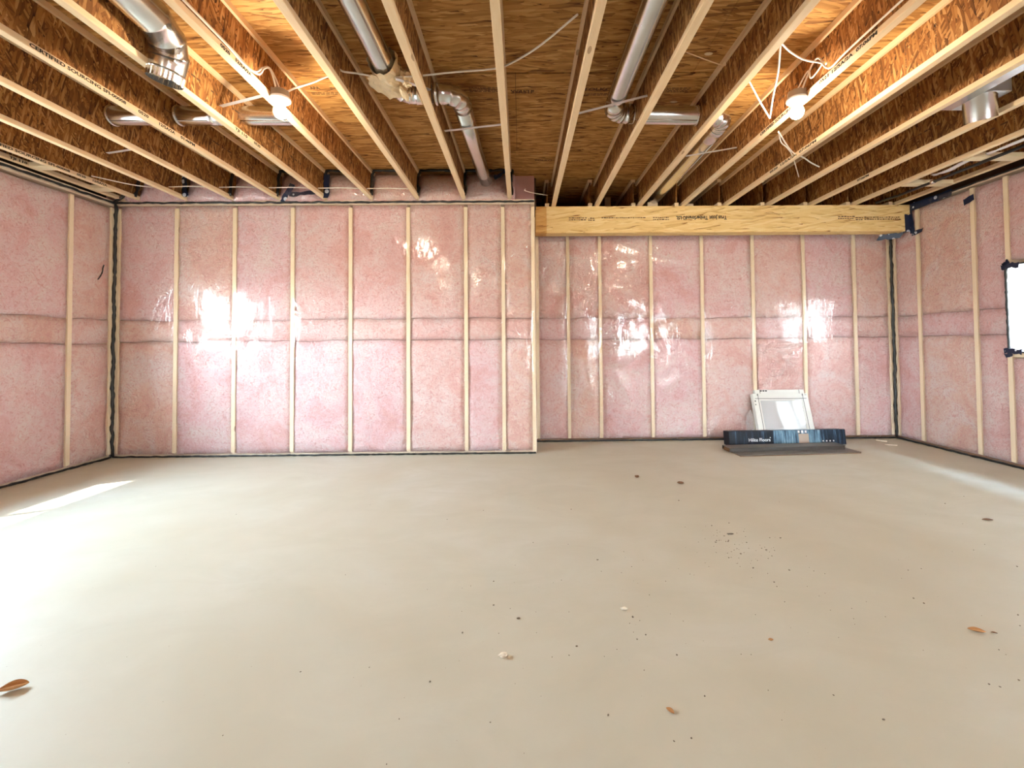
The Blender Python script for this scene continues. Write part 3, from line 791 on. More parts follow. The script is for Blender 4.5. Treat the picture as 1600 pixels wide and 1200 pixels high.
film_sheet(wg, (XR, YR, 0.02), (0, -1, 0), (0, 0, 1), YR - YB, ZG - 0.02, make_disp([YR - y for y in sorted(gst, reverse=True)], 31.0,
           [(YR-4.7, 1.95, YR-4.45, 1.8, 0.010, 0.010), (YR-4.72, 2.0, YR-4.5, 1.86, 0.010, 0.010), (YR-4.95, 1.7, YR-4.9, 1.9, 0.012, 0.010)]), 0.035,
           hole=(YR - WRY1, YR - WRY0, WRZ0 - 0.02, WRZ1 - 0.02))
bead(wg, [(XR - 0.010, YR - 0.02, 0.012), (XR - 0.012, 3.5, 0.010), (XR - 0.012, YB, 0.010)], 0.010, 0.006, 31)
bead(wg, [(XR - 0.006, 4.40, ZG - 0.004), (XR - 0.006, 3.0, ZG - 0.004), (XR - 0.006, YB, ZG - 0.004)], 0.008, 0.004, 32)
bead(wg, [(XR - 0.004, WRY1, WRZ1 + 0.02), (XR - 0.004, WRY1 - 0.005, WRZ0 - 0.02)], 0.010, 0.005, 33, 0.02)
bead(wg, [(XR - 0.004, WRY1, WRZ0), (XR - 0.004, WRY0, WRZ0), (XR - 0.004, WRY0, WRZ1), (XR - 0.004, WRY1, WRZ1)], 0.007, 0.004, 34)
box('brown_strip', XR - 0.002, XR + 0.002, YB, YR - 0.02, 0.0, 0.036, M_BROWN, wg)  # thin brown strip along the foot of the right wall
# navy tape: along the top beside the beam, at the beam end, a loose piece, window corners
patch(wg, ((XR-0.012, 4.86, 2.70), (XR-0.012, 4.37, 2.70), (XR-0.012, 4.38, 2.635), (XR-0.012, 4.86, 2.61)), jag=0.05)
patch(wg, ((XR-0.016, 4.852, 2.66), (XR-0.016, 4.852, 2.36), (XR-0.016, 4.80, 2.36), (XR-0.016, 4.83, 2.66)), jag=0.15)
patch(wg, ((XR-0.014, 4.262, 2.548), (XR-0.014, 4.165, 2.575), (XR-0.014, 4.158, 2.515), (XR-0.014, 4.255, 2.488)), jag=0.05)
patch(wg, ((XR-0.014, 4.84, 2.375), (XR-0.014, 4.70, 2.385), (XR-0.014, 4.72, 2.345), (XR-0.014, 4.84, 2.33)), jag=0.1)
for zc in (WRZ1 - 0.01, WRZ0 + 0.01):
    for dy, dz, w, h, rr in ((0.0, 0.0, 0.055, 0.05, 0.1), (-0.07, 0.0, 0.09, 0.045, -0.15), (-0.01, 0.03 if zc > 1.4 else -0.035, 0.06, 0.04, 0.5)):
        c0 = Vector((XR - 0.016, WRY1 + dy, zc + dz)); a1 = Vector((0, -math.cos(rr), math.sin(rr))) * w * 0.5; a2 = Vector((0, math.sin(rr), math.cos(rr))) * h * 0.5
        patch(wg, (c0 - a1 + a2, c0 + a1 + a2, c0 + a1 - a2, c0 - a1 - a2), jag=0.22, sub=5)

# ---- rear wall behind the camera
wq = tag(empty('wall_rear'), 'plain insulated wall behind the camera', 'wall', kind='structure')
DX0, DX1, DZ1 = 3.20, 4.20, 2.08        # patio door
for (a, b_, c_, e_) in ((XL - 0.4, DX0, 0, 3), (DX0, DX1, DZ1, 3), (DX1, XR + 0.4, 0, 3)):
    box('sheathing', a, b_, YB - 0.2, YB - 0.02, c_, e_, M_BACK, wq)

# ------------------------------------------------------------------ windows
def window(name, x_in, x_out, y0, y1, z0, z1, label):
    w = tag(empty(name), label, 'window', kind='structure')
    s = 1 if x_out > x_in else -1
    lo, hi = min(x_in, x_out), max(x_in, x_out)
    t = 0.008
    box('jamb', lo, hi, y1 - t, y1, z0, z1, M_JAMB, w); box('jamb', lo, hi, y0, y0 + t, z0, z1, M_JAMB, w)
    box('head', lo, hi, y0, y1, z1 - t, z1, M_JAMB, w); box('sill', lo, hi, y0, y1, z0, z0 + t, M_JAMB, w)
    xo0, xo1 = sorted((x_out - s * 0.07, x_out - s * 0.01)); f = 0.05
    bm = bmesh.new()
    add_box(bm, xo0, xo1, y0 + t, y0 + f, z0 + t, z1 - t); add_box(bm, xo0, xo1, y1 - f, y1 - t, z0 + t, z1 - t)
    add_box(bm, xo0, xo1, y0 + f, y1 - f, z0 + t, z0 + f); add_box(bm, xo0, xo1, y0 + f, y1 - f, z1 - f, z1 - t)
    fr = bm_obj('window_frame', bm, M_VINYL, w)
    ym = (y0 + y1) / 2
    box('mullion', xo0, xo1, ym - 0.025, ym + 0.025, z0 + f, z1 - f, M_VINYL, w)
    xm = (xo0 + xo1) / 2
    for a, b_ in ((y0 + f, ym - 0.025), (ym + 0.025, y1 - f)):
        box('pane', xm - 0.002, xm + 0.002, a, b_, z0 + f, z1 - f, M_GLASS, w)
    return w
window('window_1', XR + 0.002, XR + 0.36, WRY0, WRY1, WRZ0, WRZ1, 'bright white basement window in the right wall with taped corners')
window('window_2', XL - 0.002, XL - 0.36, WLY0, WLY1, WLZ0, WLZ1, 'basement window in the left wall just outside the view')

def rear_unit(name, x0, x1, z0, z1, label, cat, n):
    w = tag(empty(name), label, cat, kind='structure'); ya, yb_ = YB - 0.16, YB - 0.09; f = 0.06
    for (a, b_) in ((x0, x0 + f), (x1 - f, x1)): box('jamb', a, b_, ya, yb_, z0, z1, M_VINYL, w)
    box('head', x0 + f, x1 - f, ya, yb_, z1 - f, z1, M_VINYL, w); box('sill', x0 + f, x1 - f, ya, yb_, z0, z0 + f, M_VINYL, w)
    xs = [x0 + f + (x1 - x0 - 2 * f) * i / n for i in range(n + 1)]
    for x in xs[1:-1]: box('mullion', x - 0.03, x + 0.03, ya, yb_, z0 + f, z1 - f, M_VINYL, w)
    for a, b_ in zip(xs, xs[1:]): box('pane', a + 0.03, b_ - 0.03, YB - 0.128, YB - 0.124, z0 + f, z1 - f, M_GLASS, w)
rear_unit('door_1', DX0, DX1, 0.0, DZ1, 'wide glazed patio door in the rear wall behind the camera', 'door', 2)

# ------------------------------------------------------------------ outside
gr3 = box('ground', -14, 14, -20, YB - 0.3, -0.5, -0.12, M_EARTH); tag(gr3, 'bare earth outside the rear patio door', 'ground', kind='structure')
gr = box('ground', 5.0, 14.0, -6, 12, 0.5, 0.80, M_EARTH); tag(gr, 'bare earth outside the right window', 'ground', kind='structure')
gr2 = box('ground', -14.0, -4.8, -6, 12, 0.5, 0.80, M_EARTH); tag(gr2, 'bare earth outside the left window', 'ground', kind='structure')
nh = tag(empty('neighbour_house', (7.3, 3, 0.8)), 'white lap sided house wall outside the right window', 'house')
for i in range(24):
    bm = bmesh.new(); add_box(bm, -0.02, 0.10, -4, 5, i * 0.18, i * 0.18 + 0.185, Matrix.Translation((0, 0, 0)) )
    for v in bm.verts:
        if v.co.x < 0 and v.co.z > i * 0.18 + 0.1: v.co.x += 0.018
    bm_obj('siding_board', bm, M_SIDING, nh)

# ------------------------------------------------------------------ beam
bmx = box('support_beam', 0.30, 4.425, 4.852, 4.998, 2.391, ZJ - 0.001, M_LSL, None, 0.002)
tag(bmx, 'long pale strand lumber beam printed upside down, spanning above the recess', 'beam')
be = box('beam_end_block', 0.175, 0.299, 4.853, 4.998, 2.391, ZJ - 0.001, M_LSL2, None, 0.002)
tag(be, 'short darker strand lumber block at the left end of the long beam', 'block')
yb = 4.8515
def beam_text(body, x_right, z_top, h, w, mat=M_INK): # upside down: reads from right to left
    lettering(body, bmx, (x_right, yb, z_top), (-1, 0, 0), (0, 0, -1), h, w, mat)
beam_text('Trus Joist', 2.335, 2.575, 0.040, 0.20)
beam_text('TimberStrand® LSL', 2.12, 2.575, 0.040, 0.36)
segs = []; rs = random.Random(11)
for (xa, xb, z, n_) in ((1.50, 1.68, 2.555, 2), (0.92, 1.42, 2.555, 1), (0.55, 0.74, 2.555, 2), (0.77, 0.83, 2.55, 2), (3.60, 3.78, 2.555, 2), (3.80, 3.88, 2.54, 2), (3.9, 4.3, 2.545, 2)):
    for i in range(n_):
        x = xa
        while x < xb:
            w = rs.uniform(0.008, 0.03); segs.append(((x, yb, z - i * 0.022), (1, 0, 0), (0, 0, 1), w, rs.uniform(0.008, 0.013))); x += w + rs.uniform(0.004, 0.010)
bars(bmx, segs, M_INK2)
patch(bmx, ((4.36, yb - 0.001, 2.58), (4.425, yb - 0.001, 2.58), (4.425, yb - 0.001, 2.375), (4.365, yb - 0.001, 2.385)), jag=0.04)
patch(bmx, ((4.36, yb - 0.001, 2.389), (4.36, 5.0, 2.389), (4.425, 5.0, 2.389), (4.425, yb - 0.001, 2.389)), jag=0.04)
# torn tape below the beam end, stuck to the recess corner
patch(wc, ((4.19, 4.99, 2.386), (4.40, 4.90, 2.388), (4.37, 4.93, 2.335), (4.17, 5.02, 2.325)), jag=0.12)

# ------------------------------------------------------------------ lamps
def lamp(x, y, side, label):
    t = tag(empty('ceiling_lamp', (x, y, ZJ)), label, 'lamp', 'bare bulb lamps on the joists')
    def ring(name, prof, mat, seg=28):
        verts, faces = [], []
        for (r, z) in prof:
            for k in range(seg):
                a = 2 * math.pi * k / seg; verts.append((r * math.cos(a), r * math.sin(a), z))
        for i in range(len(prof) - 1):
            for k in range(seg):
                p = i * seg + k; q = i * seg + (k + 1) % seg; faces.append((p, q, q + seg, p + seg))
        faces.append(tuple(range(seg))); faces.append(tuple(reversed(range((len(prof)-1)*seg, len(prof)*seg))))
        return mesh_obj(name, verts, faces, mat, t, True)
    bx = ring('junction_box', [(0.048, 0.045), (0.052, 0.042), (0.052, 0.0), (0.055, -0.002)], M_BOXP, 8)
    ring('lamp_base', [(0.057, 0.0), (0.060, -0.005), (0.060, -0.014), (0.052, -0.022), (0.036, -0.028), (0.026, -0.036), (0.024, -0.046)], M_PORC)
    prof = [(0.013, -0.040), (0.016, -0.052)] + [(max(0.0015, 0.040 * math.sin(math.pi * q / 12)), -0.088 + 0.042 * math.cos(math.pi * q / 12)) for q in range(2, 13)]
    ring('bulb', prof, M_BULB, 24)
    bx2 = box('box_bracket', -side * 0.045 - 0.006, -side * 0.045 + 0.006, -0.02, 0.02, 0.01, 0.06, M_BOXP, t)
    return t
LAMP_L = (jx(0) + 0.078, 2.70); LAMP_R = (jx(7) - 0.072, 2.72)
lamp(*LAMP_L, 1, 'glowing bare bulb in white porcelain holder on the joist at upper left')
lamp(*LAMP_R, -1, 'glowing bare bulb in white porcelain holder on the joist at upper right')

lamp(jx(0) + 0.078, -0.4, 1, 'added unseen bulb behind the camera for extra light, left one')  # lamps added out of view for extra light on floor and ceiling
lamp(jx(7) - 0.072, -0.4, -1, 'added unseen bulb behind the camera for extra light, right one')

# ------------------------------------------------------------------ cables
def cable(name, pts, r, label, cat='cable', group=None, mat=None, per=6):
    o = tube(name, spline(pts, per), r, mat or M_WIRE, None, 8)
    return tag(o, label, cat, group)
x0 = jx(0) + 0.012
cable('lamp_cable', [(x0+0.02, 1.9, 2.732), (x0+0.02, 2.25, 2.73), (x0+0.02, 2.42, 2.722), (x0+0.03, 2.53, 2.738), (x0+0.035, 2.575, 2.80), (x0+0.045, 2.61, 2.825), (x0+0.05, 2.64, 2.80), (x0+0.055, 2.67, 2.735)], 0.0055, 'white cable looping down the joist into the box of the left lamp')
cable('lamp_cable', [(x0+0.012, 1.9, 2.745), (x0+0.012, 2.30, 2.745), (x0+0.015, 2.50, 2.74), (x0+0.02, 2.585, 2.81), (x0+0.035, 2.625, 2.84), (x0+0.05, 2.66, 2.81), (x0+0.07, 2.69, 2.735)], 0.005, 'second thinner white cable beside the one feeding the left lamp')
cable('cable', [(LAMP_L[0]+0.045, 2.70, 2.735), (-1.40, 2.71, 2.765), (-1.30, 2.715, 2.80), (-1.20, 2.72, 2.845), (jx(1)-0.006, 2.72, 2.86)], 0.006, 'white cable running from the left lamp to the next joist on its right')
cable('cable', [(-1.085, 2.60, 2.815), (-1.06, 2.605, 2.80), (-0.978, 2.625, 2.80), (-0.837, 2.665, 2.798), (-0.70, 2.655, 2.80), (-0.593, 2.645, 2.80), (-0.36, 2.61, 2.802), (-0.136, 2.578, 2.80), (-0.06, 2.54, 2.80), (0.06, 2.44, 2.80), (0.16, 2.33, 2.80), (0.30, 2.15, 2.80)], 0.0055, 'long white cable crossing the middle joists in front of the wrapped elbow')
xr = jx(7) - 0.016
cable('lamp_cable', [(1.42, 2.30, 2.76), (1.55, 2.42, 2.79), (1.68, 2.50, 2.80), (xr-0.03, 2.53, 2.80), (xr-0.015, 2.515, 2.775), (xr-0.03, 2.48, 2.77)], 0.005, 'white cable coming across the bay to the right lamp')
cable('lamp_cable', [(LAMP_R[0]+0.01, 2.68, 2.73), (xr-0.035, 2.645, 2.79), (xr-0.025, 2.60, 2.85), (xr-0.02, 2.555, 2.845), (xr-0.02, 2.51, 2.765), (xr-0.02, 2.46, 2.728), (xr-0.02, 2.38, 2.735), (xr-0.02, 2.27, 2.74), (xr-0.02, 1.9, 2.745)], 0.0055, 'white cable looping above the right lamp and away along its joist')
cable('lamp_cable', [(LAMP_R[0]-0.015, 2.69, 2.73), (xr-0.05, 2.635, 2.80), (xr-0.045, 2.61, 2.80), (xr-0.04, 2.605, 2.755), (xr-0.03, 2.57, 2.765), (xr-0.02, 2.515, 2.80)], 0.0045, 'short white cable kinked above the box of the right lamp')
cable('cord', [(jx(6)+0.005, 2.53, 2.70), (1.56, 2.76, 2.695), (1.735, 2.955, 2.69)], 0.0055, 'white cord slanting from the joist to the low point left of right lamp', mat=M_WIRE)
cable('cord', [(1.737, 2.955, 2.692), (1.62, 2.72, 2.70), (1.50, 2.46, 2.705), (1.37, 2.22, 2.71)], 0.0055, 'white cord rising from the low point left of right lamp toward the near joist')
cable('cord', [(1.925, 3.17, 2.70), (2.03, 3.29, 2.705), (2.13, 3.41, 2.72), (2.24, 3.52, 2.715), (2.34, 3.60, 2.712), (2.42, 3.65, 2.72), (2.58, 3.78, 2.725), (2.72, 3.88, 2.73)], 0.0055, 'white cord sagging between the joists right of the right lamp')
cable('cord', [(1.93, 3.18, 2.71), (2.04, 3.33, 2.70), (2.15, 3.44, 2.71), (2.28, 3.58, 2.715), (2.42, 3.76, 2.715), (2.56, 3.95, 2.73), (2.70, 4.14, 2.74)], 0.0045, 'thin white cord drooping behind the sagging cord right of the right lamp')
pts = [(jx(-5) + 0.006, 4.07, 2.75)]
for k in range(-4, 2):
    pts += [((jx(k-1) + jx(k)) / 2, 4.30 + 0.02 * (k + 4), 2.742), (jx(k), 4.36 + 0.018 * (k + 4), 2.752)]
cable('cable', pts, 0.005, 'white cable strung through the left joists just in front of the rim insulation')
cable('cable', [(XRET - 0.10, 4.50, 2.765), (0.06, 4.56, 2.768), (0.16, 4.60, 2.755), (0.30, 4.65, 2.75)], 0.004, 'thin white cable in the dark gap above the outside corner')
cable('twine', [(jx(5) + 0.115, 2.5, 2.845), (1.10, 2.5, 2.80), (1.205, 2.5, 2.765), (1.215, 2.5, 2.79)], 0.003, 'thin pale twine hooked to the joist left of the loose cord', 'twine', mat=M_TWINE)

# ------------------------------------------------------------------ ducts
R5 = 0.066
def straight(a, b, r, n=8, ridge=()):
    a, b = Vector(a), Vector(b); P = []; Rr = []
    for i in range(n + 1):
        P.append(a.lerp(b, i / n)); Rr.append(r)
    return P, Rr
def pipe(parent, a, b, r, name='duct_pipe', seg=28, mat=None, cap=True):
    a, b = Vector(a), Vector(b); d = (b - a); L = d.length; d.normalize()
    ps = [a, a + d * 0.004, a + d * 0.03, a + d * 0.034, a + d * 0.040, b - d * 0.034, b - d * 0.030, b - d * 0.004, b]
    rr = [r * 0.985, r, r, r * 1.03, r, r, r * 1.03, r, r * 0.985]
    if L < 0.09: ps, rr = [a, b], [r, r]
    o = tube(name, ps, rr, mat or M_METAL, parent, seg, cap)
    # raised lock seam along the pipe
    s = d.cross(Vector((0, 0, 1)));
    if s.length < 0.1: s = Vector((1, 0, 0))
    s.normalize(); dn = (s * 0.55 + Vector((0, 0, -0.83))).normalized()
    if L > 0.25 and name == 'duct_pipe': tube('lock_seam', [a + dn * r * 1.0 + d * 0.04, b + dn * r * 1.0 - d * 0.04], 0.004, mat or M_METAL, parent, 6)
    return o
def elbow(parent, c, d_in, d_out, r, R, gores=4, name='duct_elbow'):
    """segmented elbow: c = corner point where both axes meet, d_in travel direction entering, d_out leaving"""
    c = Vector(c); di = Vector(d_in).normalized(); do = Vector(d_out).normalized()
    ctr = c - di * R + do * R
    pts, rad = [], []
    angs = [math.pi / 2 * i / (gores) for i in range(gores + 1)]
    def at(a): return ctr - do * R * math.cos(a) + di * R * math.sin(a)
    P = [c - di * (R + 0.05), c - di * (R + 0.012)]; Rr = [r * 1.015, r * 1.015]
    seams = []
    for i in range(gores):
        a0, a1 = angs[i], angs[i+1]
        for t in (0.02, 0.06, 0.5, 0.94, 0.98):
            a = a0 + (a1 - a0) * t
            # flat gores: chord between seam points
            P.append(at(a0).lerp(at(a1), t)); Rr.append(r * (1.05 if t in (0.02, 0.98) else 1.0))
    P += [c + do * (R + 0.012), c + do * (R + 0.05)]; Rr += [r * 1.015, r * 1.015]
    return tube(name, P, Rr, M_METAL, parent, 28)
def collar(parent, p, d, r, name='duct_collar'):
    p, d = Vector(p), Vector(d).normalized()
    return tube(name, [p - d*0.012, p - d*0.010, p + d*0.010, p + d*0.012], [r*1.02, r*1.10, r*1.10, r*1.02], M_METAL, parent, 28)
def strap(a, b, label, sag=0.0, w=0.026):
    a, b = Vector(a), Vector(b); n = 8; verts, faces = [], []
    ax = (b - a).normalized(); side = ax.cross(Vector((0, 0, 1))).normalized()
    for i in range(n + 1):
        t = i / n; p = a.lerp(b, t) + Vector((0, 0, -sag * math.sin(math.pi * t)))
        for dz in (0, 0.0018):
            verts += [p + side * w / 2 + Vector((0, 0, dz)), p - side * w / 2 + Vector((0, 0, dz))]
    for i in range(n):
        k = i * 4; q = k + 4
        faces += [(k, k+1, q+1, q), (k+2, q+2, q+3, k+3), (k, q, q+2, k+2), (k+1, k+3, q+3, q+1)]
    faces += [(0, 2, 3, 1), (n*4, n*4+1, n*4+3, n*4+2)]
    return tag(mesh_obj('hanger_strap', verts, faces, M_STRAP), label, 'strap', 'metal hanger straps under the ducts')
M_STRAP = plain('strap_steel', (0.62, 0.62, 0.63), 0.42, 0.7)
ZD = 2.86
# duct A: along the bay right of joist 1, elbow, through joist 2, elbow, on to the rim
dA = tag(empty('air_duct', (-0.82, 2.5, ZD)), 'galvanised air duct snaking through two elbows to the rim left of centre', 'duct', 'round galvanised air ducts')
dA.location = (0, 0, 0)
pipe(dA, (-0.825, YB + 0.1, ZD), (-0.825, 2.66, ZD), R5)
elbow(dA, (-0.825, 2.935, ZD - 0.005), (0, 1, 0), (1, 0, 0), R5, 0.13)
pipe(dA, (-0.65, 2.935, ZD - 0.005), (-0.585, 2.935, ZD - 0.005), R5 * 0.985, 'crimped_end')
elbow(dA, (-0.405, 2.935, ZD - 0.005), (1, 0, 0), (0, 1, 0), R5, 0.12)
collar(dA, (-0.567, 2.935, ZD - 0.005), (1, 0, 0), R5)
tube('duct_pipe', [(-0.405, 3.10, ZD - 0.005), (-0.39, 3.7, ZD - 0.004), (-0.362, 4.28, ZD - 0.004), (-0.35, 4.50, ZD - 0.004)], R5 * 0.985, M_METAL, dA, 28)
tube('lock_seam', [(-0.36, 3.14, ZD - 0.055), (-0.345, 3.7, ZD - 0.054), (-0.318, 4.28, ZD - 0.054), (-0.305, 4.47, ZD - 0.054)], 0.004, M_METAL, dA, 6)
# ragged cream wrap round duct A
def wrap(parent):
    verts, faces = [], []; seg, nl = 26, 9
    for j in range(nl):
        y = 2.58 + j * 0.034
        for k in range(seg):
            a = 2 * math.pi * k / seg
            r = R5 * 1.10 + 0.014 * (1 + fnoise(k * 0.9, j * 0.7, 2.2)) + 0.010 * fnoise(k * 2.3, j * 1.9, 5.0)
            yy = y + (0.03 * fnoise(k * 0.7, 3.3, j) if j in (0, nl-1) else 0)
            verts.append((-0.825 + r * math.cos(a), yy, ZD + r * math.sin(a)))
    for j in range(nl - 1):
        for k in range(seg):
            a = j * seg + k; b_ = j * seg + (k+1) % seg; faces.append((a, b_, b_ + seg, a + seg))
    o = mesh_obj('paper_wrap', verts, faces, M_PAPER, parent)
    # hanging flap and crumpled tuft
    for (cx, cy, cz, sx, sy, sz, sd) in ((-0.885, 2.73, 2.795, 0.055, 0.10, 0.010, 3), (-0.70, 2.70, 2.815, 0.045, 0.045, 0.045, 8), (-0.745, 2.80, 2.775, 0.022, 0.08, 0.012, 12)):
        bm = bmesh.new(); bmesh.ops.create_icosphere(bm, subdivisions=3, radius=1.0)
        for v in bm.verts:
            n_ = 1 + 0.45 * fnoise(v.co.x * 2.3 + sd, v.co.y * 2.3, v.co.z * 2.3)
            v.co = Vector((cx + v.co.x * sx * n_, cy + v.co.y * sy * n_, cz + v.co.z * sz * n_))
        bm_obj('paper_flap', bm, M_PAPER, parent)
wrap(dA)
# duct B: bay right of joist 4, elbow, through joists 5 and 6, elbow, down bay 6-7 to the beam
dB = tag(empty('air_duct'), 'galvanised air duct turning under two joists toward the beam right of centre', 'duct', 'round galvanised air ducts')
pipe(dB, (0.685, YB + 0.1, ZD), (0.685, 2.98, ZD), R5)
elbow(dB, (0.685, 3.19, ZD - 0.01), (0, 1, 0), (1, 0, 0), R5, 0.11)
pipe(dB, (0.82, 3.20, ZD - 0.01), (jx(6) + 0.03, 3.22, ZD - 0.01), R5)
elbow(dB, (jx(6) + 0.215, 3.235, ZD - 0.01), (1, 0, 0), (0, 1, 0), R5, 0.115)
pipe(dB, (jx(6) + 0.215, 3.38, ZD - 0.012), (jx(6) + 0.218, 3.56, ZD - 0.012), R5 * 1.03, 'crimped_end')
pipe(dB, (jx(6) + 0.218, 3.52, ZD - 0.012), (jx(6) + 0.222, 5.3, ZD - 0.012), R5)
collar(dB, (jx(6) - 0.02, 3.22, ZD - 0.01), (1, 0, 0), R5)
# duct C: straight run through the left joists
dC = tag(empty('air_duct'), 'straight galvanised duct threaded through the joists at upper left', 'duct', 'round galvanised air ducts')
pipe(dC, (jx(-3) - 0.06, 3.215, ZD), (jx(-1) - 0.20, 3.22, ZD), R5)
pipe(dC, (jx(-1) - 0.21, 3.22, ZD), (jx(-1) - 0.05, 3.22, ZD), R5 * 0.985, 'crimped_end', mat=M_STRAP)
pipe(dC, (jx(-1) - 0.06, 3.22, ZD), (jx(0) - 0.012, 3.23, ZD), R5)
collar(dC, (jx(-3) + 0.02, 3.215, ZD), (1, 0, 0), R5); collar(dC, (jx(-2) + 0.02, 3.217, ZD), (1, 0, 0), R5)
# duct D: open elbow hanging down between joists -1 and 0
dD = tag(empty('duct_elbow'), 'open galvanised elbow with a crimped mouth hanging at upper left', 'duct')
xd_ = (jx(-1) + jx(0)) / 2 - 0.15
def mouth():
    # axis from the subfloor stub coming towards the far side, bending down-left
    r = 0.088
    A = Vector((xd_ + 0.05, 2.02, ZD + 0.02)); B = Vector((xd_ + 0.045, 2.26, ZD + 0.01))
    axis = [(A, r), (A.lerp(B, .9), r), (A.lerp(B, .93), r*1.05), (B, r*1.05), (B + Vector((0, 0.006, 0)), r)]
    C = Vector((xd_ + 0.02, 2.385, ZD - 0.02)); D_ = Vector((xd_ - 0.005, 2.435, ZD - 0.085)); E_ = Vector((xd_ - 0.025, 2.44, ZD - 0.165))
    axis += [(B.lerp(C, .9), r), (B.lerp(C, .95), r*1.05), (C, r*1.02), (C.lerp(D_, .85), r), (C.lerp(D_, .93), r*1.05), (D_, r*1.02), (D_.lerp(E_, .5), r), (E_, r*0.97)]
    tube('elbow_body', [a for a, _ in axis], [b for _, b in axis], M_METAL, dD, 36, False)
    # crimped collar with flutes, open end with inner face
    d = (E_ - D_).normalized(); s = d.cross(Vector((0, 1, 0))).normalized(); t2 = d.cross(s)
    verts, faces = [], []; seg = 96
    prof = [(0.0, r*0.99), (0.008, r*1.03), (0.012, r*0.99), (0.055, r*0.965), (0.055, r*0.95), (0.0, r*0.95), (-0.06, r*0.93)]
    for (h, rr) in prof:
        for k in range(seg):
            a = 2 * math.pi * k / seg
            fl = 1.0 + (0.018 * (1 if (k // 2) % 2 else -1) if 0.012 <= h else 0)
            verts.append(E_ + d * h + (s * math.cos(a) + t2 * math.sin(a)) * rr * fl)
    for i in range(len(prof) - 1):
        for k in range(seg):
            a = i * seg + k; b_ = i * seg + (k+1) % seg; faces.append((a, b_, b_ + seg, a + seg))
    faces.append(tuple(range((len(prof)-1)*seg, len(prof)*seg)))
    mesh_obj('crimped_mouth', verts, faces, M_METAL, dD, False)
    for q in (0.25, 0.7):
        p = Vector((xd_ + 0.05 + r * 0.9, 2.27, ZD - 0.05 + q * 0.03)); box('tab_screw', p.x - 0.006, p.x + 0.012, p.y - 0.008, p.y + 0.008, p.z - 0.006, p.z + 0.006, M_METAL, dD)
mouth()
# duct E: stub boot under joist 9 with pipe running back along it
dE = tag(empty('duct_boot'), 'shiny round duct stub dropping between joists at far upper right', 'duct')
sa = Vector((3.105, 2.86, 2.85)); sd = Vector((0.23, 0.21, -0.89)).normalized()
tube('stub', [sa, sa + sd * 0.08, sa + sd * 0.085, sa + sd * 0.215], [0.090, 0.090, 0.086, 0.085], M_METAL, dE, 32, False)
tube('stub_liner', [sa + sd * 0.212, sa + sd * 0.02], [0.082, 0.082], M_STRAP, dE, 32, False)
box('boot_box', 3.03, 3.24, 2.78, 3.02, 2.775, 2.93, M_STRAP, dE, 0.004)
bmq = bmesh.new(); add_box(bmq, 2.846, 3.03, YB + 0.1, 2.98, 2.745, 2.94); bmesh.ops.bevel(bmq, geom=list(bmq.edges), offset=0.02, segments=2, affect='EDGES'); bm_obj('trunk_duct', bmq, M_METAL, dE)

strap((jx(1) + 0.515, 2.757, 2.775), (-0.76, 2.655, 2.785), 'grey metal strap under the wrapped elbow left of centre', 0.0)
strap((jx(2) + 0.024, 3.29, 2.775), (jx(3) - 0.024, 3.215, 2.785), 'pale metal strap under the long sloping duct beside the centre joist')
strap((jx(4) + 0.024, 3.05, 2.775), (jx(5) - 0.012, 2.85, 2.79), 'thin metal strap under the corner elbow right of centre')
strap((jx(6) + 0.10, 3.75, 2.775), (jx(7) - 0.01, 3.61, 2.785), 'metal strap under the duct running toward the beam')
strap((jx(-1) + 0.03, 2.94, 2.775), (jx(0) - 0.02, 2.80, 2.785), 'pale metal strap just left of the left lamp')
strap((jx(-4) + 0.06, 3.65, 2.775), (jx(-3) - 0.024, 3.57, 2.79), 'short metal strap below the left end of the straight duct')

# black gas pipe at the far right
gp = tag(empty('gas_pipe'), 'thin black pipe running along the last joists at far right', 'pipe')
tube('pipe', [(3.985, YB + 0.1, 2.676), (3.985, 4.02, 2.676), (3.995, 4.5, 2.678), (4.0, 4.80, 2.70)], 0.0135, M_BLACKPIPE, gp, 10)
tube('coupling', [(3.985, 4.10, 2.676), (3.985, 4.13, 2.676)], 0.021, M_METAL, gp, 10)
M_FILMW = plain('loose_plastic', (0.75, 0.72, 0.72), 0.2)
def rag(name, pts, w, mat, label, cat):
    P = spline(pts, 5); verts, faces = [], []
    for i, p in enumerate(P):
        k = 1 + 0.5 * fnoise(i * 0.8, 1.1, 4.2)
        verts += [p + Vector((w * k, 0, 0.008 * fnoise(i * .9, 2, 2))), p + Vector((0, 0, -0.012 * k)), p - Vector((w * k, 0, 0.006 * fnoise(i * .7, 5, 2)))]
    for i in range(len(P) - 1):
        a = i * 3; faces += [(a, a+1, a+4, a+3), (a+1, a+2, a+5, a+4)]
    o = mesh_obj(name, verts, faces, mat, None, True)
    so = o.modifiers.new('thickness', 'SOLIDIFY'); so.thickness = 0.002
    return tag(o, label, cat)
rag('plastic_strip', [(3.93, 4.05, 2.72), (3.92, 3.9, 2.70), (3.90, 3.75, 2.705), (3.89, 3.6, 2.71)], 0.03, M_FILMW, 'crumpled pale plastic strip beside the black pipe at far right', 'plastic')
rag('plastic_strip', [(3.905, 3.55, 2.70), (3.90, 3.35, 2.695), (3.90, 3.1, 2.70)], 0.02, M_FILMW, 'smooth pale plastic strip near the right edge above the black pipe', 'plastic')

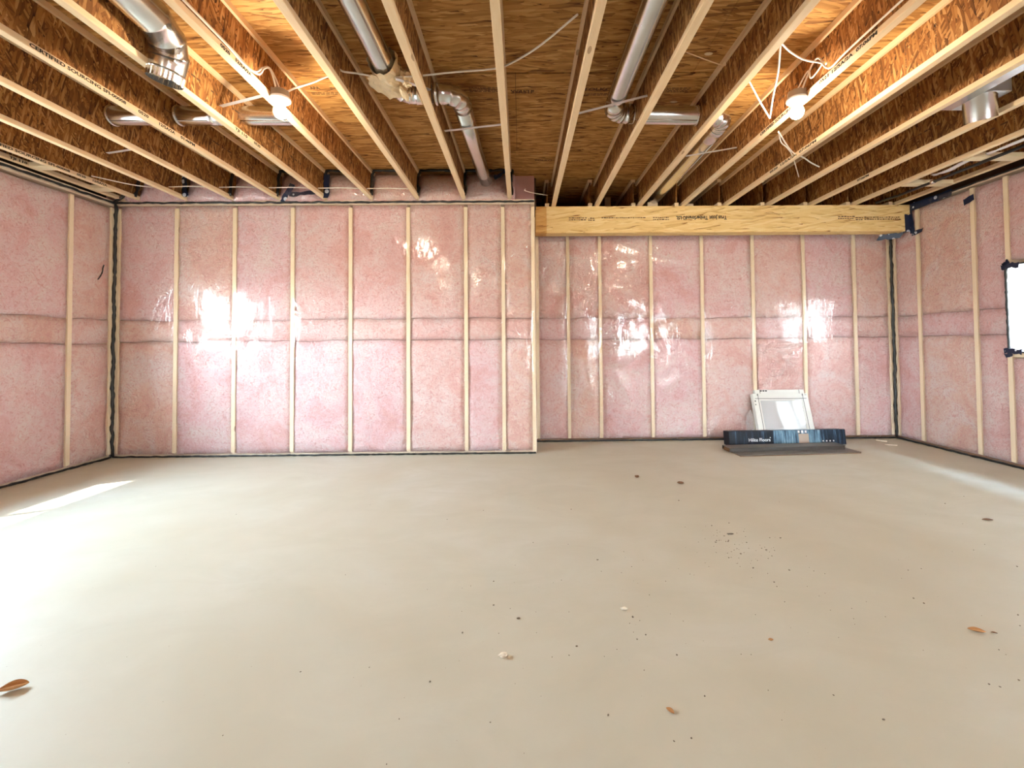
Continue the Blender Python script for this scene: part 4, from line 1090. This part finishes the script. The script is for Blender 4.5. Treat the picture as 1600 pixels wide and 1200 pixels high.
# ------------------------------------------------------------------ carton, planks, sash units
ct = tag(empty('flooring_carton', (2.29, 4.79, 0.0)), 'long dark blue printed flooring carton with white lettering standing on edge', 'carton')
ct.rotation_euler = (math.radians(-7), 0, math.radians(2.2))
box('carton_body', 0, 1.335, 0, 0.13, 0, 0.165, M_CARTON, ct, 0.004)
def child_text(parent, body, org, height, width, mat, name='lettering'):
    c = bpy.data.curves.new(name, 'FONT'); c.body = body; c.size = height / 0.7; c.extrude = 0.0003; c.materials.append(mat); c.resolution_u = 2
    c.offset = height * 0.01; o = bpy.data.objects.new(name, c); COL.objects.link(o); bpy.context.view_layer.update()
    sx = width / max(1e-4, o.dimensions.x)
    o.parent = parent
    mt = Matrix(((sx, 0, 0, org[0]), (0, 0, -1, org[1]), (0, 1, 0, org[2]), (0, 0, 0, 1)))
    o.matrix_local = mt; return o
child_text(ct, 'Hilite Floors', (0.215, -0.0012, 0.050), 0.036, 0.245, M_WHITE)
child_text(ct, '•', (0.455, -0.0012, 0.075), 0.03, 0.014, M_WHITE)
box('sticker', 0.79, 0.905, -0.0015, 0.0, 0.006, 0.125, M_STICK, ct)
for i in range(3): box('barcode', 0.785 + i * 0.04, 0.785 + i * 0.04 + 0.022, -0.0012, 0.0, 0.135, 0.160, M_WHITE, ct)
for i in range(4): box('printed_symbol', 1.06 + i * 0.04, 1.075 + i * 0.04, -0.0012, 0.0, 0.035, 0.05, M_WHITE, ct)
PG = 'loose flooring planks stacked on the floor'
def plank(x0, y0, z0, L, w, rz, mat, label):
    t = tag(empty('flooring_plank', (x0, y0, z0)), label, 'plank', PG); t.rotation_euler = (0, 0, rz)
    box('wear_layer', 0, L, 0, w, 0.006, 0.014, mat, t, 0.0015)
    box('core', 0.002, L - 0.002, 0.002, w - 0.002, 0, 0.006, M_BROWN, t)
    return t
plank(2.19, 4.36, 0.0, 1.285, 0.20, math.radians(3.6), M_PLANK2, 'grey vinyl plank on the floor, sticking out furthest to the front')
plank(2.165, 4.565, 0.0, 1.25, 0.10, math.radians(3.6), M_PLANK2, 'narrow grey vinyl plank hidden under the flat dark carton')
fc = tag(empty('flooring_carton', (2.148, 4.495, 0.0148)), 'flat dark opened carton lying in front of the blue printed carton', 'carton')
fc.rotation_euler = (0, 0, math.radians(3.2))
box('carton_side', 0.0, 1.25, 0.0, 0.005, 0.0, 0.038, M_CARTD, fc)
box('carton_side', 0.0, 1.25, 0.150, 0.155, 0.0, 0.038, M_CARTD, fc)
box('carton_lid', 0.004, 1.262, 0.005, 0.150, 0.033, 0.038, M_PLANK2, fc)
box('carton_bottom', 0.0, 1.25, 0.005, 0.150, 0.0, 0.004, M_BROWN, fc)
box('plank', 0.012, 1.24, 0.008, 0.147, 0.005, 0.017, M_BROWN, fc); box('plank', 0.016, 1.235, 0.010, 0.145, 0.018, 0.031, M_BROWN, fc)

def sash(x0, y_bot, w, h, tilt, rz, label, marks, name='window_sash', bag=False):
    t = tag(empty(name, (x0, y_bot, 0.0)), label, 'window', 'white window units leaning on the wall')
    t.rotation_euler = (-tilt, 0, rz)
    f = 0.07; d = 0.06
    for a in (0, w - f): box('stile', a, a + f, 0, d, 0, h, M_VINYL, t, 0.002)
    box('top_rail', f, w - f, 0.001, d, h - f, h, M_VINYL, t); box('bottom_rail', f, w - f, 0.001, d, 0, f, M_VINYL, t)
    bm = bmesh.new(); g = 0.012
    for (a, b_, c_, e_) in ((f, f + g, f, h - f), (w - f - g, w - f, f, h - f), (f + g, w - f - g, f, f + g), (f + g, w - f - g, h - f - g, h - f)):
        add_box(bm, a, b_, 0.008, d - 0.01, c_, e_)
    bm_obj('glazing_bead', bm, M_VINYL, t)
    bm = bmesh.new(); g = 0.005
    q = f - 0.014
    for (a, b_, c_, e_) in ((q, q + g, 0, h), (w - q - g, w - q, 0, h), (0.02, w - 0.02, h - q - g, h - q)):
        add_box(bm, a, b_, -0.0008, 0.0, c_, e_)
    bm_obj('frame_groove', bm, M_BLACKPIPE, t)
    box('glass_pane', f + 0.01, w - f - 0.01, 0.014, 0.020, f + 0.01, h - f - 0.01, M_PANE, t)
    for (a, c_, ww, hh) in marks: box('label_mark', a, a + ww, -0.0012, 0, c_, c_ + hh, M_BLACKPIPE, t)
    return t
def mat_pane():
    M, nt, b = new_mat('sash_glass'); g = G(nt)
    b.inputs['Base Color'].default_value = (0.55, 0.56, 0.57, 1); b.inputs['Roughness'].default_value = 0.02
    b.inputs['Metallic'].default_value = 0.0; b.inputs['Specular IOR Level'].default_value = 1.0; b.inputs['IOR'].default_value = 1.75
    return M
M_PANE = mat_pane()
sash(2.69, 4.885, 0.635, 0.575, math.radians(17.5), math.radians(-1.0), 'white framed window sash with glass leaning on the wall behind the carton', [(0.05, 0.552, 0.012, 0.012), (0.012, 0.48, 0.012, 0.016), (0.012, 0.44, 0.010, 0.014), (0.57, 0.55, 0.012, 0.012), (0.60, 0.555, 0.02, 0.004)])
sash(2.745, 4.968, 0.575, 0.602, math.radians(13.0), math.radians(-0.5), 'second white window sash mostly hidden behind the front one', [(0.06, 0.582, 0.02, 0.014), (0.09, 0.582, 0.02, 0.014), (0.12, 0.582, 0.02, 0.014)])
bm = bmesh.new(); bmesh.ops.create_icosphere(bm, subdivisions=4, radius=1)
for v in bm.verts:
    n_ = 1 + 0.25 * fnoise(v.co.x * 3, v.co.y * 3, v.co.z * 4)
    v.co = Vector((2.655 + v.co.x * 0.045 * n_, 5.04 + v.co.y * 0.05, 0.185 + v.co.z * 0.17 * n_))
bg_ = bm_obj('plastic_bag', bm, M_BAG, None, True); tag(bg_, 'clear crumpled plastic bag hanging at the left side of the leaning sashes', 'bag')

# ------------------------------------------------------------------ litter on the floor
def leaf(name, x, y, L, W, ang, mat, label, curl=0.02, cat='leaf', z=0.001):
    n, mw = 10, 4; verts, faces = [], []
    for i in range(n + 1):
        t = i / n; w = W * max(0.0, math.sin(math.pi * min(1, t * 0.97 + 0.015))) ** 0.75
        for j in range(mw + 1):
            s = (j / mw - 0.5) * 2
            zz = curl * (s * s) * (w / W) + curl * 0.4 * (2 * t - 1) ** 2
            lx, ly = (t - 0.5) * L, s * w / 2
            verts.append((x + lx * math.cos(ang) - ly * math.sin(ang), y + lx * math.sin(ang) + ly * math.cos(ang), z + zz))
    for i in range(n):
        for j in range(mw):
            a = i * (mw + 1) + j; faces.append((a, a + 1, a + mw + 2, a + mw + 1))
    o = mesh_obj(name, verts, faces, mat, None, True)
    so = o.modifiers.new('thickness', 'SOLIDIFY'); so.thickness = 0.0015
    return tag(o, label, cat, 'leaves and chips scattered on the floor')
leaf('dry_leaf', -1.70, 1.495, 0.075, 0.036, 0.5, M_LEAF, 'largest curled brown leaf on the floor at the near left corner', 0.022)
leaf('dry_leaf', 0.451, 1.366, 0.028, 0.016, -0.9, M_LEAF, 'small orange leaf bit lying nearest to the camera on the bare floor', 0.006)
leaf('dry_leaf', 1.772, 1.71, 0.055, 0.024, -0.45, M_LEAF, 'folded brown leaf on the floor near the right edge', 0.010)
leaf('dry_leaf', 2.949, 2.756, 0.065, 0.020, -0.15, M_LEAF2, 'thin dark leaf on the floor below the right window', 0.008)
leaf('dry_leaf', 1.83, 1.70, 0.02, 0.008, -0.5, M_LEAF2, 'tiny dark leaf shred beside the folded brown leaf', 0.003)
def lump(name, x, y, sx, sy, sz, mat, label, seed, cat='chip'):
    bm = bmesh.new(); bmesh.ops.create_icosphere(bm, subdivisions=2, radius=1)
    for v in bm.verts:
        n_ = 1 + 0.4 * fnoise(v.co.x * 2 + seed, v.co.y * 2, v.co.z * 2)
        v.co = Vector((x + v.co.x * sx * n_, y + v.co.y * sy * n_, max(0.0, sz + v.co.z * sz * n_)))
    return tag(bm_obj(name, bm, mat), label, cat, 'leaves and chips scattered on the floor')
lump('wood_chip', 0.979, 3.727, 0.020, 0.014, 0.010, M_LEAF2, 'dark brown chip on the floor, farther of the two in front of the recess', 3)
lump('wood_chip', 1.284, 3.544, 0.023, 0.012, 0.010, M_LEAF2, 'dark brown chip on the floor, nearer of the two in front of the recess', 7)
lump('plaster_crumb', -0.075, 1.615, 0.016, 0.011, 0.007, M_CHIPW, 'pale crumb on the floor at the near middle', 11)
lump('plaster_crumb', 0.431, 1.883, 0.014, 0.009, 0.006, M_CHIPW, 'pale crumb on the floor right of the middle', 13)
lump('dirt_crumb', 1.235, 2.60, 0.022, 0.006, 0.004, M_GRIT, 'small dark smear of dirt on the floor above the specks', 17)
lump('dirt_crumb', -0.02, 1.833, 0.008, 0.005, 0.003, M_GRIT, 'tiny dark crumb on the floor behind the pale near crumb', 19)
lump('dirt_crumb', 0.945, 1.681, 0.010, 0.006, 0.003, M_LEAF, 'tiny rusty crumb on the floor right of the pale crumbs', 23)
lump('dirt_crumb', 0.455, 1.83, 0.004, 0.005, 0.003, M_GRIT, 'tiny dark crumb just in front of the right pale crumb', 29)
def sliver(x0, y0, x1, y1, label, w=0.008):
    d = Vector((x1 - x0, y1 - y0, 0)); L = d.length; a = math.atan2(d.y, d.x)
    mt = Matrix.Translation((x0, y0, 0)) @ Matrix.Rotation(a, 4, 'Z')
    bm = bmesh.new(); add_box(bm, 0, L, -w/2, w/2, 0.0, 0.007, mt)
    for v in bm.verts[-2:]: pass
    return tag(bm_obj('wood_sliver', bm, M_CHIPW), label, 'sliver')
sliver(4.02, 4.80, 4.12, 4.76, 'pale wood sliver on the floor near the right back corner')
sliver(4.10, 5.02, 4.16, 4.94, 'pale thin sliver lying against the right back corner')
# grit
bm = bmesh.new(); rg = random.Random(5)
for i in range(230):
    if i < 70: x, y = rg.gauss(1.22, 0.10), rg.gauss(2.42, 0.14)
    else: x, y = rg.uniform(-2.2, 3.6), rg.uniform(1.0, 4.3)
    if i > 110: x, y = rg.gauss(0.7, 0.8), rg.gauss(1.8, 0.5)
    r = rg.choice((0.0012, 0.0016, 0.002, 0.003)) * (0.8 + 0.2 * y)
    mt = Matrix.Translation((x, y, r * 0.4)) @ Matrix.Rotation(rg.uniform(0, 3.1), 4, 'Z') @ Matrix.Diagonal((r * rg.uniform(0.7, 1.8), r, r * 0.6, 1))
    bmesh.ops.create_icosphere(bm, subdivisions=1, radius=1, matrix=mt)
gt = bm_obj('grit', bm, M_GRIT); tag(gt, 'dark grit specks scattered over the bare concrete floor', 'grit', kind='stuff')

# ------------------------------------------------------------------ lettering curves become plain meshes
bpy.context.view_layer.update()
dg = bpy.context.evaluated_depsgraph_get()
for o in [o for o in COL.objects if o.type == 'FONT']:
    me = bpy.data.meshes.new_from_object(o.evaluated_get(dg))
    n = bpy.data.objects.new('lettering', me); COL.objects.link(n)
    n.parent = o.parent; n.matrix_local = o.matrix_local.copy()
    if not me.materials: me.materials.append(o.data.materials[0])
    bpy.data.objects.remove(o)
